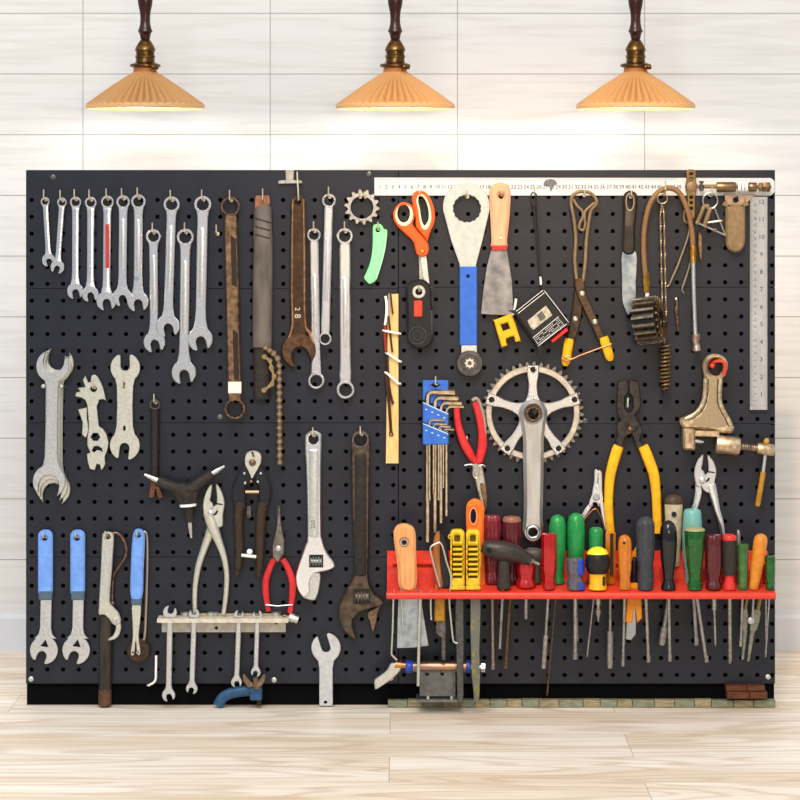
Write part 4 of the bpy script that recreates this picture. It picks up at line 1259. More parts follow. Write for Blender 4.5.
# tape measure on a cord
t = T('tape_measure', 'square black tape measure hung askew on a dark cord, with a red edge button', 'tape measure', 542, 289, 26)
c = lambda L_: [(480 + x / 5.714, 280 + y / 5.714) for x, y in L_]
g = G(); g.plate(sm(c([(362, 52), (372, 62), (506, 236), (510, 248), (500, 260), (350, 388), (338, 394), (328, 384), (200, 196), (196, 184), (206, 172), (350, 60)]), 2), 6, 32, (), 2.4); cs = t.p('case', g, black_p)
g = G(); g.plate(c([(270, 232), (375, 145), (394, 172), (412, 200), (304, 284), (286, 268)]), 31.6, 33, (), .3); t.p('silver_label', g, M('label_silver', 'c9c5b4', .4, .5, '8e8a7c', 60), parent=cs)
g = G(); g.plate(c([(322, 200), (352, 175), (376, 212), (346, 236)]), 32.6, 33.6, (), .2); t.p('label_window', g, grey_iron, parent=cs)
g = G()
for a, b in (((206, 178), (358, 58)), ((216, 190), (366, 72)), ((366, 60), (504, 240)), ((300, 330), (448, 208)), ((330, 376), (494, 250))):
    g.plate(bar(*c([a])[0], *c([b])[0], [(0, .5), (1, .5)]), 31.9, 32.8, (), 0)
for k in range(5):
    a = c([(308 + 6 * k, 338 + 9 * k)])[0]; b = c([(454 + 7 * k, 216 + 8 * k)])[0]
    n_ = 16
    for i in range(n_):
        if RND.random() < .8:
            p0 = (a[0] + (b[0] - a[0]) * i / n_, a[1] + (b[1] - a[1]) * i / n_); p1 = (a[0] + (b[0] - a[0]) * (i + .6) / n_, a[1] + (b[1] - a[1]) * (i + .6) / n_)
            g.plate(bar(*p0, *p1, [(0, .5), (1, .5)]), 31.9, 32.6, (), 0)
t.p('white_print', g, white_ink, parent=cs)
g = G(); g.plate(c([(405, 346), (494, 270), (503, 290), (414, 360)]), 14, 30, (), .8); t.p('red_button', g, red_p)
g = G(); g.tube(path([(543, 290, 14), (541, 282, 14), (539, 255, 14), (534.6, 215, 14), (531.4, 198, 16), (532.4, 193, 19), (535.4, 193, 19), (537, 198, 17), (537.4, 215, 15), (539.4, 240, 15), (541.6, 282, 15), (543.4, 290, 15)], 5), .65, 7); cd = t.p('cord', g, M('dark_cord', '2e2620', .7))
g = G(); g.tube([(540.8, 277, 15), (541.4, 285, 15)], 1.1, 8); t.p('cord_crimp', g, white_p, parent=cd)
g = G(); g.lathe((534.4, 202, 15), (534.6, 208, 15), [(0, .6), (.2, 2), (.8, 2), (1, .6)], 10); t.p('cord_knot', g, M('dark_cord', '2e2620'), parent=cd)
hook(533.6, 193.6, 'tape measure cord', 28, 6)

# cutter with yellow tips and looped bronze arms
t = T('spring_cutter', 'old brown pliers with yellow-tipped legs tied by copper wire and a looped spring top', 'pliers', 583, 192, 14)
g = G(); g.tube(path([(576.6, 279, 14), (574.8, 260, 14), (575.8, 240, 14), (574, 220, 15), (571.2, 204, 15), (572.4, 196, 15), (578, 192, 15), (583.4, 191.4, 15), (590, 193, 15), (595.4, 198, 15), (596, 204, 15), (591, 210, 15), (588.6, 222, 14), (586.4, 240, 14), (585.2, 262, 14), (583, 281, 14)], 6), 1.75, 10); t.p('spring_loop', g, tan)
g = G(); g.tube(path([(573, 199, 18), (577, 206, 19), (582, 211, 19), (582.6, 217, 19), (580, 222, 19), (579, 228, 18), (583, 230, 18), (585, 224, 18), (584, 218, 18)], 6), 1.3, 8); g.tube(path([(594, 203, 18), (588, 208, 19), (584.6, 212, 19), (584.4, 219, 19)], 5), 1.3, 8); t.p('inner_curl', g, tan)
g = G(); g.plate(sm([(575, 280), (583, 279), (586.6, 296), (595, 314), (603, 333), (605, 339), (599, 341), (592, 326), (582, 306), (576, 292)], 3), 12, 17, (), .8); t.p('arm', g, M('cutter_brown', '5c4a38', .4, .8, '3a2e24', 80, bump=.2))
g = G(); g.plate(sm([(577, 278), (584, 281), (583, 300), (580.6, 322), (574, 341), (567, 339.4), (570, 324), (573, 305)], 3), 6, 11, (), .8); t.p('arm', g, M('cutter_brown2', '4a3f34', .4, .8, '302821', 80, bump=.2))
for x, y, d in ((582, 293.4, 16.6), (594.8, 321.6, 16.6), (575.4, 319, 10.6)):
    g = G(); g.lathe((x, y, d), (x, y, d + 3), [(0, 2.6), (.5, 2.6), (1, 1.4), (1, .1)], 14); t.p('rivet', g, nickel)
for a, b, d in (((569.4, 338.6), (565.8, 363.6), 9), ((603.4, 337), (610.2, 358.6), 14)):
    L_ = math.hypot(b[0] - a[0], b[1] - a[1])
    g = G(); g.tube([(a[0], a[1], d), (a[0] + (b[0] - a[0]) * .1, a[1] + (b[1] - a[1]) * .1, d), (a[0] + (b[0] - a[0]) * .86, a[1] + (b[1] - a[1]) * .86, d), (b[0], b[1], d), (b[0] + (b[0] - a[0]) * .1, b[1] + (b[1] - a[1]) * .1, d)], [4.4, 5, 4.7, 4, 2.2], 14, .8); t.p('yellow_tip', g, yellow_p)
g = G(); g.tube(path([(562.6, 355, 20), (570, 359, 22), (580, 355, 22), (600, 347.6, 22), (611, 343.6, 22)], 5), .6, 7); g.tube(path([(561.6, 358, 15), (566, 361, 19), (572, 359, 19), (570, 356, 19), (563, 356.6, 18)], 5), .6, 7); t.p('copper_tie', g, copper)
hook(583.2, 194.6, 'brown pliers with yellow tips', 30, 5)

# knife with long dark handle
t = T('bent_knife', 'flat knife with a long black looped handle and a rounded grey blade', 'knife', 630, 191, 10)
g = G(); g.plate(sm([(630, 190.6), (635.6, 193), (637.4, 199), (636, 214), (634.4, 230), (634, 252), (623, 252), (623, 230), (623.4, 210), (623.2, 198), (625, 193)], 4), 8, 17, [circ(629.6, 202, 3, 20, 7.4)], 1.8); hd = t.p('handle', g, M('dark_handle', '2b2521', .35, .1, '1f1a17', 60, coat=.2))
g = G(); g.plate(circ(629.6, 202, 4.6, 24, 9.4), 16, 18.4, [circ(629.6, 202, 3.2, 24, 7.6)], .5); t.p('eye_rim', g, M('eye_tan', 'a8937c', .4, .6), parent=hd)
g = G(); g.plate(sm([(622.4, 252), (636, 252), (635.8, 280), (635.4, 300), (632, 308), (628.4, 314.8), (625, 309), (622.2, 300), (621.8, 278)], 3), 11, 13, (), .3); t.p('blade', g, M('knife_blade', 'a2adb4', .4, .9, '6a7a88', 40))
hook(629.8, 196.4, 'black-handled flat knife', 28, 6)

# hose with brass fittings and steel pipe
t = T('grease_hose', 'brown flexible hose arched over a peg, with brass fittings and a steel pipe', 'hose', 668, 187, 22)
hp = path([(646, 276, 14), (644.2, 255, 16), (644.4, 230, 19), (648.8, 207, 22), (657.5, 193, 22), (668.6, 188, 22), (679.4, 193, 22), (687, 209, 22), (691.6, 228, 20), (693, 246, 20)], 6)
g = G(); g.tube(hp, 2.7, 12); t.p('hose', g, hose_m)
for x, y0, y1, d in ((646.4, 273, 292.6, 14), (693, 245.4, 262.8, 20)):
    g = G(); L_ = y1 - y0; g.lathe((x, y0, d), (x + (.8 if y0 > 260 else .2), y1, d), [(0, 1), (0, 3.3), (.28, 3.3), (.3, 3.9), (.6, 3.9), (.62, 3.2), (.8, 3.4), (1, 3.4), (1, 1)], 6 if y0 > 260 else 14); t.p('brass_fitting', g, brass)
g = G(); g.tube([(647.4, 292, 14), (648.4, 300, 14)], 2.1, 12); t.p('nozzle', g, white_p)
g = G(); g.tube(path([(693.4, 262, 20), (693.8, 290, 19), (694.8, 320, 18), (695.6, 337, 18)], 5), 2.5, 14); t.p('steel_pipe', g, satin)
g = G(); g.lathe((695.8, 334, 18), (697, 351, 18), [(0, 2), (0, 4), (.3, 4.6), (.5, 3.4), (.75, 4), (.85, 4.8), (1, 4.6), (1, 2)], 16); t.p('coupler', g, M('coupler_rosy', 'a07a6c', .35, .9, 'd0c8c0', 60))
g = G(); g.tube([(663.6, 191.4, -6), (663.6, 191.4, 30), (663.4, 190, 33), (663.2, 181, 33)], .85, 8); g.ball(663, 194, 14, 2.4)
solo('peg_hook', 'upturned wire peg hook holding the arched brown hose and the wire brush', 'hook', g, hookm, 663.6, 191, 0, HOOKG)

# ribbed gear
t = T('freewheel_gear', 'dark ribbed steel gear cluster with a toothed right edge, hung below the knife blade', 'gear', 648, 296, 20)
a = Vector((636, 321, 40)); b = Vector((657, 318, 52)); 
n_ = 18
g = G(); g.lathe(tuple(a), tuple(b), [(0, 3), (0, 18.6), (1, 18.6), (1, 10), (.9, 9.6), (.9, 3)], 36); t.p('core', g, black_iron)
ax_ = (b - a); ax_.z /= 1.6; ax_.normalize()
e1 = Vector((0, 1, 0)) - ax_ * ax_.y; e1.normalize(); e2 = ax_.cross(e1)
A3 = Vector((a.x, a.y, a.z / 1.6)); B3 = Vector((b.x, b.y, b.z / 1.6))
g = G()
for i in range(n_):
    q = 2 * PI * i / n_
    vs = []
    for P_ in (A3, B3):
        for r_, dq in ((17.8, -.11), (23.4, -.055), (23.4, .055), (17.8, .11)):
            v = P_ + e1 * (r_ * math.cos(q + dq)) + e2 * (r_ * math.sin(q + dq))
            vs.append((v.x, v.y, v.z * 1.6))
    g.add(vs, [(0, 1, 2, 3), (7, 6, 5, 4), (0, 4, 5, 1), (1, 5, 6, 2), (2, 6, 7, 3), (3, 7, 4, 0)])
t.p('ribs', g, M('rib_steel', '8a7f70', .36, .9, '4a4238', 90, bump=.2))
g = G()
P_ = B3 + ax_ * 1.5
for i in range(18):
    q = 2 * PI * (i + .5) / 18
    vs = []
    for o_ in (0, 1.6):
        for r_, dq in ((15.6, -.12), (20.6, -.05), (20.6, .05), (15.6, .12), (10, .1), (10, -.1)):
            v = P_ + ax_ * o_ + e1 * (r_ * math.cos(q + dq)) + e2 * (r_ * math.sin(q + dq))
            vs.append((v.x, v.y, v.z * 1.6))
    g.add(vs, [(0, 1, 2, 3, 4, 5), (6, 7, 8, 9, 10, 11)] + [(k, (k + 1) % 6, 6 + (k + 1) % 6, 6 + k) for k in range(6)])
t.p('end_teeth', g, bronze)
g = G(); g.lathe((648.4, 296, 14), (648, 302, 24), [(0, 1.8), (1, 1.8)], 12); t.p('hanging_stub', g, nickel)

# wire bottle brush
t = T('wire_brush', 'coiled brown wire bottle brush hanging on a long twisted wire', 'brush', 662.4, 194, 30)
g = G(); g.tube([(662.6 + 5 * math.cos(q), 198.6 + 5 * math.sin(q), 26) for q in [2 * PI * i / 24 for i in range(24)]], .75, 7, closed=True)
for ph in (0, PI):
    for q0 in (0, PI):
        g.tube([(662 + (1.9 if ph else -1.7) * min(1, i / 12, (141 - i) / 30) + i * .02 + .5 * math.cos(q0 + i * 1.1), 203 + i, 26 + .9 * math.sin(q0 + i * 1.1)) for i in range(142)], .5, 5)
t.p('twisted_wire', g, M('wire_tan2', 'a08a6c', .4, .8))
g = G(); g.tube([(665.4, 344, 26), (665.2, 392, 26), (664.6, 397, 26)], [2.2, 2, .8], 10); t.p('core', g, black_iron)
g = G(); g.tube([(665.4 + 4.9 * min(1, (170 - i) / 34) * math.cos(i * .46), 345 + i * .283, 26 + 7.6 * min(1, (170 - i) / 34) * math.sin(i * .46)) for i in range(168)], .95, 6); t.p('coiled_bristles', g, M('brush_bronze', '8c7248', .45, .7, '5c4628', 200))

# caliper
t = T('spring_caliper', 'bronze slotted caliper with two thin curved legs, hanging from the top edge', 'caliper', 691, 172, 10)
g = G(); g.plate(sm([(686.4, 170.4), (695.4, 170.4), (695.6, 180), (697.4, 187), (695.4, 194), (695, 214), (692, 222), (689, 222), (687.4, 214), (687, 194), (685.2, 187), (686.6, 180)], 3), 7, 12, [rrect(689.4, 172.6, 692.8, 175, 1), rrect(689.4, 177.6, 692.8, 180, 1), rrect(689.4, 196, 692.6, 198.6, 1), rrect(689.6, 201.6, 692.4, 204, 1), rrect(689.6, 207, 692.4, 209.6, 1)], .6); t.p('slotted_bar', g, M('caliper_bronze', '8a7350', .4, .9, '66522f', 60))
g = G(); g.lathe((691.2, 187, 11), (691.2, 187, 15), [(0, 5), (.6, 5), (1, 3.6), (1, .1)], 20); t.p('pivot_disc', g, tan)
g = G(); g.tube(path([(690, 218, 8), (689, 234, 8), (680, 260, 8), (671, 281, 8), (668.6, 285.4, 8), (667, 286.2, 8)], 5), [1.6 - .035 * i for i in range(26)], 8); t.p('leg', g, M('caliper_leg', 'a8957a', .35, .9))
g = G(); g.tube(path([(691.6, 218, 12), (692, 240, 12), (690, 264, 12), (682.4, 287, 12), (682.4, 291, 12), (684, 293, 12)], 5), [1.6 - .035 * i for i in range(26)], 8); t.p('leg', g, M('caliper_leg', 'a8957a'))
g = G(); g.tube(path([(686.8, 206, 7), (684.4, 213, 7), (685, 221, 7), (688.6, 222.6, 7)], 5), 1.3, 8); t.p('bow_spring', g, tan)
g = G(); g.tube([(691, 170.8, -6), (691, 170.8, 16), (691, 169, 18)], .8, 8)
g = G(); g.plate(sm([(698.6, 231), (701.8, 236), (702.2, 250), (701.4, 262), (700.4, 262), (698.2, 250), (697.8, 238)], 3), 6, 10, (), .6)
solo('leather_awl', 'small brown pointed awl blade hanging behind the steel pipe', 'awl', g, bronze, 700, 231, 8)

# key ring
t = T('key_ring', 'wire ring with a bunch of small spoke keys and a bent wire triangle', 'key ring', 710, 194, 20)
g = G(); g.tube([(710.4 + 7.4 * math.cos(q), 200.6 + 7.8 * math.sin(q), 18) for q in [2 * PI * i / 32 for i in range(32)]], .85, 8, closed=True); t.p('split_ring', g, worn)
g = G(); g.ball(707, 206.6, 21, 2.9); t.p('bead', g, tan)
g = G(); g.lathe((704.6, 205, 20), (697.4, 223, 20), [(0, 1), (0, 2.2), (.9, 2.2), (1, 1.6)], 10); t.p('key', g, tan)
g = G(); g.lathe((710, 208, 24), (704.2, 225, 24), [(0, 1), (0, 2.3), (.9, 2.3), (1, 1.6)], 10); t.p('key', g, tan)
g = G(); g.tube([(714.6, 208, 19), (725.4, 235, 19)], .8, 8); g.tube([(696, 222.4, 27), (725.8, 235.4, 21)], 1.0, 8); g.tube([(707.4, 222.6, 22), (721.6, 220.8, 22)], 1.2, 8); t.p('wire_triangle', g, worn)
g = G(); [g.ball(x, y, d, r_, 10) for x, y, d, r_ in ((696.6, 222.6, 27, 2.2), (705, 226.6, 25.4, 1.9), (714.4, 230.4, 23.8, 2.1), (721.4, 221, 22, 1.5))]; t.p('beads', g, tan)
hook(709.8, 194.8, 'ring of small keys', 30, 8)

# blunt brown sheath tool
t = T('sheathed_tool', 'brown round-ended sheath with an angled metal head plate', 'tool', 736, 194, 14)
g = G(); g.plate([(724.2, 194.4), (755.6, 194.4), (745, 205), (726, 205)], 8, 13, [circ(735.8, 200, 2.7, 18)], .4); t.p('head_plate', g, M('plate_tan', 'b09a86', .42, .7, '8e7a68', 60))
g = G(); g.plate(sm([(725.6, 205), (726.4, 204.4), (744.2, 204.4), (745, 205), (745.2, 225), (745, 240), (743, 248), (738, 252), (732.6, 252), (727.6, 248), (725.6, 240), (725.4, 225)], 3), 7, 18, (), 2); t.p('sheath', g, tan)
hook(735.8, 198.6, 'brown sheathed tool', 22, 3, black_iron)

# bar assembly across the ruler end
t = T('axle_bar', 'bronze bar assembly with white rings laid across the right end of the top ruler', 'bar', 735, 187, 18)
g = G(); g.tube([(697, 186.4, 20), (771, 186.8, 20)], 2, 12); t.p('rod', g, tan)
for x0, x1, r_, m_ in ((716.4, 735.6, 5, M('bar_bronze', '6a563e', .35, .9, '8f775a', 40)), (748.4, 756.4, 4.6, M('bar_bronze', '6a563e')), (758.6, 761, 4.4, tan), (761.6, 769.6, 5.4, bronze)):
    g = G(); g.lathe((x0, 187, 20), (x1, 187, 20), [(0, 1.5), (0, r_ * .9), (.08, r_), (.92, r_), (1, r_ * .9), (1, 1.5)], 20 if r_ < 5.3 else 6); t.p('sleeve', g, m_)
for x0, x1 in ((737.6, 740.4), (741.6, 743.6), (744.8, 747)):
    g = G(); g.lathe((x0, 187, 20), (x1, 187, 20), [(0, 1.5), (0, 4.6), (1, 4.6), (1, 1.5)], 18); t.p('white_ring', g, white_p)
g = G(); g.lathe((701, 181, 24), (701, 191.4, 24), [(0, .6), (0, 2.4), (.2, 2.4), (.22, 1.3), (.4, 1.3), (.42, 2.6), (.8, 2.6), (1, 1.6)], 10); t.p('set_screw', g, grey_iron)
# small dark swivel hook on the bare board
t = T('swivel_hook', 'small dark twisted metal hook on the bare board between brush and pipe', 'hook', 677, 297, 6)
g = G(); g.tube(path([(676.2, 298, 5), (676.8, 304, 7), (676, 312, 7), (677, 318, 6), (677.6, 326, 6), (678.6, 331, 5)], 5), [1.4, 1.7, 1.9, 1.8, 1.5, 1.2, 1.3, 1.6, 1.8, 1.9, 1.7, 1.4, 1.1, 1.3, 1.7, 2, 2, 1.8, 1.5, 1.3, 1.2, 1.2, 1.1, 1, .9, .8], 9); t.p('twisted_hook', g, bronze)
g = G(); g.ball(676.2, 299, 6, 1.8, 10); t.p('bright_knob', g, nickel)

# ------------------------------------------------------------------ middle of the right half
# wooden strip with ties
t = T('wooden_strip', 'pale wooden strip hung upright with white ties and hooked wires bound to it', 'wood strip', 392, 294, 12)
g = G(); g.plate([(388, 294.4), (398.4, 294), (398.6, 463.6), (385.8, 463.6)], 3, 11, (), .4); t.p('strip', g, pale_wood)
for a, b in (((383.2, 330.4), (400.2, 333.6)), ((386, 352.8), (400.8, 361.6)), ((385.2, 372.6), (400.2, 383.8))):
    g = G(); g.tube([(a[0], a[1], 10), (a[0] + 1.6, a[1] + .4, 16), (b[0] - 1.6, b[1] - .4, 16), (b[0], b[1], 12)], 1.15, 8); t.p('white_tie', g, white_p)
for nm, m_, pts, r_ in (('white_wire', white_p, [(385.4, 296, 14), (386.6, 304, 14), (386.4, 315, 14), (385, 325, 13)], 1.3),
                        ('white_wire', nickel, [(389.8, 293, 15), (389.6, 305, 15), (388.6, 316, 15)], 1.0),
                        ('red_wire', M('rusty_red', '8a3020', .5), [(385.4, 325, 13), (384.8, 334, 13), (386, 351, 13)], 1.5),
                        ('hooked_wire', M('dark_wire', '4a3422', .45, .5), [(390.6, 293, 17), (391.6, 303, 17), (393, 314, 16)], .8),
                        ('hooked_wire', M('dark_wire', '4a3422'), [(388.6, 315, 14), (390.4, 335, 14), (392.4, 352, 14)], 1.0),
                        ('hooked_wire', M('dark_wire', '4a3422'), [(387.4, 352, 14), (388.4, 378, 14), (391.4, 398, 14), (393, 402, 14), (391.6, 403.6, 14)], 1.2),
                        ('hooked_wire', M('dark_wire', '4a3422'), [(386, 374, 14), (387.6, 390, 14), (389.6, 410, 14), (391, 432, 14)], 1.5)):
    g = G(); g.tube(path(pts, 5), r_, 8); t.p(nm, g, m_)
g = G(); g.tube([(391.2 + 1.8 * math.cos(q), 434 + 1.8 * math.sin(q), 13) for q in [2 * PI * i / 14 for i in range(14)]], .6, 6, closed=True); t.p('wire_eye', g, M('dark_wire', '4a3422'))

# hex keys in their blue holder
t = T('hex_key_holder', 'blue plastic hex key holder with a diamond hanging hole', 'holder', 435.6, 380, 14)
g = G(); g.plate([(422.8, 380.4), (448.4, 380.4), (448.4, 411), (422.8, 400)], 6, 12, [[(430.4, 385.4), (435.4, 382.6), (440.6, 385.4), (435.4, 388)]], .5); t.p('back_plate', g, blue_p)
g = G(); g.plate([(422.8, 402), (448.4, 413.6), (448.4, 431), (422.8, 422)], 6, 22, (), .8); up = t.p('upper_pocket', g, blue_p)
g = G(); g.plate([(422.8, 422.6), (448.4, 433), (448.4, 444), (422.8, 444)], 6, 26, (), .8); lo = t.p('lower_pocket', g, blue_p)
for a, b, d, par in (((423, 402.2), (448.2, 413.8), 21.6, up), ((423, 423), (448.2, 433.4), 25.6, lo)):
    g = G(); g.plate(bar(*a, *b, [(0, 1), (1, 1)]), d, d + .9, (), .1)
    for i in range(4):
        x = a[0] + 3.2 + i * 6; y = a[1] + (b[1] - a[1]) * (x - a[0]) / (b[0] - a[0]) + 5
        g.plate(bar(x - 1, y, x + 1, y + .7, [(0, 1.1), (1, 1.1)]), d + .2, d + .9, (), 0)
    t.p('pale_edge', g, M('pale_blue', 'aecbf0', .5), parent=par)
hook(435.4, 383.4, 'blue hex key holder', 22, 8)
HK = 'hex keys in the blue holder'
hexm = M('hex_key_steel', 'd8cbb2', .28, 1, 'a8987c', 40)
for lab, x, ys, tip, yb, r_, d in (('longest hex key, topmost in the blue holder', 427.6, 392, 454.8, 542, 2.3, 15),
                                   ('second hex key from the top in the blue holder', 435, 398, 458.2, 532.6, 2.1, 15),
                                   ('third hex key from the top in the blue holder', 441, 403, 461.6, 523, 1.8, 15),
                                   ('fourth hex key from the top in the blue holder, reaching furthest right', 446.4, 406.6, 463.6, 516, 1.5, 15),
                                   ('topmost small hex key in the lower step of the blue holder', 429.4, 420, 444.4, 500, 1.25, 23),
                                   ('second small hex key in the lower step of the blue holder', 433.6, 424, 446.6, 494, 1.15, 23),
                                   ('third small hex key in the lower step of the blue holder', 438.6, 426.6, 450.6, 500, 1.1, 23),
                                   ('lowest and thinnest hex key in the blue holder', 443.4, 429.4, 454.2, 488, 1.0, 23)):
    g = G()
    r_ *= 1.15
    b_ = 5.0 if r_ > 1.6 else 2.6
    pts = [(x, yb, d), (x, ys + b_, d), (x + b_ * .13, ys + b_ * .5, d), (x + b_ * .5, ys + b_ * .13, d), (x + b_, ys, d), (tip, ys + .3, d)]
    g.tube(pts, r_, 6, ph=PI / 6)
    solo('hex_key', lab, 'hex key', g, hexm, x, ys, d, HK, sharp=25)

# red pliers, handles up
t = T('combination_pliers', 'red-handled pliers hanging upside down, jaws pointing down, beside the hex keys', 'pliers', 476, 402, 14)
t.p('grip', grip([(456.6, 408, 14, 3), (457.6, 422, 14, 3.4), (460.6, 434, 14, 3.9), (466, 447, 14, 4.6), (473, 459, 14, 3.8), (475.4, 463, 14, 2.2)], 12, .8), red_grip)
t.p('grip', grip([(474.6, 402, 15, 3), (478.6, 414, 15, 3.6), (481.8, 430, 15, 4), (482.2, 446, 15, 4.8), (479.6, 460, 15, 4), (479, 464, 15, 2.4)], 12, .8), red_grip)
g = G(); g.tube(path([(472.4, 400.6, 16), (475.4, 398.4, 16), (478.4, 400.4, 16), (481.8, 409, 16), (484.6, 422, 16), (485.4, 440, 16)], 5), [2 - .03 * i for i in range(26)], 10); t.p('grip_backing', g, M('grip_grey', '8d8578', .5))
g = G(); g.tube(path([(454.4, 411, 10), (455, 424, 10), (458.4, 438, 10), (464, 450, 10), (470, 460, 10)], 5), 2, 10); t.p('grip_backing', g, black_p)
g = G(); g.plate(sm([(472, 462), (481, 463), (484, 474), (486, 486), (487.4, 500), (485.8, 511.6), (482.4, 508), (479.4, 498), (475.4, 482), (473, 472)], 3), 9, 15, (), 1); t.p('jaw', g, worn)
g = G(); g.plate(sm([(480, 484), (485.4, 486), (487.2, 500), (485.6, 511), (483, 500)], 3), 14, 17, (), .6); t.p('jaw', g, bronze)
g = G(); g.tube(path([(464.4, 465, 20), (471, 464, 21), (474.6, 466.6, 21), (473, 472, 21), (474.4, 477, 21), (477.6, 477, 21), (479, 472, 21), (477.8, 466.6, 21), (482, 464.4, 21), (485, 466, 20)], 5), .7, 8); t.p('wire_spring', g, nickel)
g = G(); g.tube([(466.6, 441, -6), (466.6, 441, 12), (466.8, 435, 14)], 1, 8)
solo('support_peg', 'small pale peg between the handles of the upside-down red pliers', 'hook', g, nickel, 466.6, 440, 0, HOOKG)
hook(477, 461, 'upside-down red pliers, tucked under their joint', 9, 2)

# crankset
t = T('crankset', 'silver bicycle crankset with a five-armed toothed chainring and long crank arm', 'crankset', 533, 361, 16)
CX, CY = 533, 413.4
ring_m = M('chainring_alloy', 'cfcbbf', .36, .9, 'a8a396', 60, bump=.1)
g = G(); g.plate(cog(CX, CY, 51.4, 47.2, 44, .03, .2), 6, 8.6, [circ(CX, CY, 45, 90)], .2); t.p('chainring_teeth', g, M('tooth_steel', '8d8a84', .4, .9, '5c5a56', 90))
g = G(); g.plate(circ(CX, CY, 47.2, 90), 7, 11, [circ(CX, CY, 41, 90)], .7); t.p('chainring', g, ring_m)
sp = t.p
g = G()
bolts = []
for i in range(5):
    a = -PI / 2 + 2 * PI * i / 5
    bx, by = CX + 43.6 * math.cos(a), CY + 43.6 * math.sin(a)
    bolts.append((bx, by))
    nx, ny = -math.sin(a), math.cos(a)
    pw = [(CX + 9 * math.cos(a), CY + 9 * math.sin(a), 19), (CX + 18 * math.cos(a), CY + 18 * math.sin(a), 10.5), (CX + 30 * math.cos(a), CY + 30 * math.sin(a), 8.6), (CX + 39 * math.cos(a), CY + 39 * math.sin(a), 11.4), (CX + 48.6 * math.cos(a), CY + 48.6 * math.sin(a), 12.4)]
    ga = G(); ga.plate(strap(pw), 10, 16, [circ(bx, by, 3.0, 18)], .9)
    arm = t.p('spider_arm', ga, chrome)
    gb = G(); gb.lathe((bx, by, 5), (bx, by, 14), [(0, .2), (0, 2.8), (1, 2.8), (1, 1.6), (.8, 1.5), (.8, .2)], 16); t.p('chainring_bolt', gb, black_iron, parent=arm)
g = G(); g.plate(circ(CX, CY, 14.6, 36), 11, 20, [circ(CX, CY, 7.4, 28)], 2); t.p('hub_boss', g, chrome)
ca = M('crank_alloy', 'c3c5c5', .34, .95, '9c9fa0', 30, (1, 1, .25), bump=.06)
g = G()
g.plate(sm([(533, 399.6), (543, 403), (547, 412), (545.4, 424), (543.6, 440), (543.4, 460), (543, 490), (542.4, 515), (543, 528), (539.6, 538), (533, 541.4), (526, 538.4), (522.6, 529), (523.4, 515), (523.6, 490), (523, 460), (522.8, 440), (521, 424), (519.4, 412), (523, 403)], 4), 16, 27, [circ(CX, CY, 7.4, 28), circ(532.6, 531.6, 4.8, 24)], 3.2); cr = t.p('crank_arm', g, ca)
g = G(); g.plate(circ(CX, CY, 7.4, 28), 15, 25, [cog(CX, CY, 5.6, 4.9, 10)], .5); t.p('axle_socket', g, bronze, parent=cr)
g = G(); g.plate(circ(532.6, 531.6, 7, 28), 26.4, 28, [circ(532.6, 531.6, 4.6, 28)], .6); t.p('pedal_eye', g, satin, parent=cr)
g = G(); g.lathe((CX + .4, CY - 3.6, -6), (CX + .4, CY - 3.6, 34), [(0, 1.6), (1, 1.6)], 12); g.lathe((CX + .4, CY - 3.6, 33), (CX + .4, CY - 3.6, 37), [(0, .1), (0, 2.6), (1, 2.6), (1, .1)], 12)
solo('support_peg', 'dark peg through the axle hole of the silver crankset', 'hook', g, black_iron, CX, CY - 3.6, 0, HOOKG)

# yellow pliers
t = T('lineman_pliers', 'large black-jawed pliers with long yellow handles, jaws up', 'pliers', 629, 381, 14)
bs = M('black_jaw', '4c4947', .30, .9, '2e2c2b', 60, bump=.12)
g = G(); g.plate(sm([(617.6, 386), (619.6, 381.4), (628.2, 380.6), (628.6, 392), (625, 397), (624.6, 405), (627, 411), (634, 413), (641, 425), (642.4, 433), (640, 440), (645, 446.6), (637, 448), (631, 432), (622, 424), (617, 410), (617.4, 396)], 3), 8, 14, (), .9); t.p('jaw', g, bs)
g = G(); g.plate(sm([(629.4, 380.6), (637, 381.2), (639, 386), (641, 404), (637.4, 412), (634, 416), (640, 424), (633, 432), (625, 438), (622.6, 447), (615, 446), (617.4, 436), (617, 424), (624, 418), (632, 410), (632.8, 402), (632.4, 397), (629.4, 392)], 3), 11, 17, (), .9); t.p('jaw', g, bs)
g = G(); g.lathe((629.6, 428, 16), (629.6, 428, 20), [(0, 2), (.6, 2), (1, 1.2), (1, .1)], 14); t.p('pivot', g, copper)
g = G(); g.tube(path([(628, 398, 15), (627.6, 404, 17), (627.4, 407, 17)], 4), 1.1, 8)
t.p('bright_wire', g, nickel)
t.p('grip', grip([(619, 446, 12, 5.2), (616, 454, 12, 5.6), (610.6, 474, 13, 5.2), (608.8, 494, 13, 4.6), (609, 514, 13, 4.5), (610.6, 534, 13, 4.4)], 14, .8), yellow_p)
t.p('grip', grip([(643, 446, 14, 5.2), (646.4, 454, 14, 5.6), (653.6, 474, 15, 5.4), (656, 494, 15, 4.8), (656.8, 512, 15, 4.6), (657.6, 533, 15, 4.4)], 14, .8), yellow_p)
hook(629.6, 426.6, 'black and yellow pliers, tucked under their joint', 7, 1)
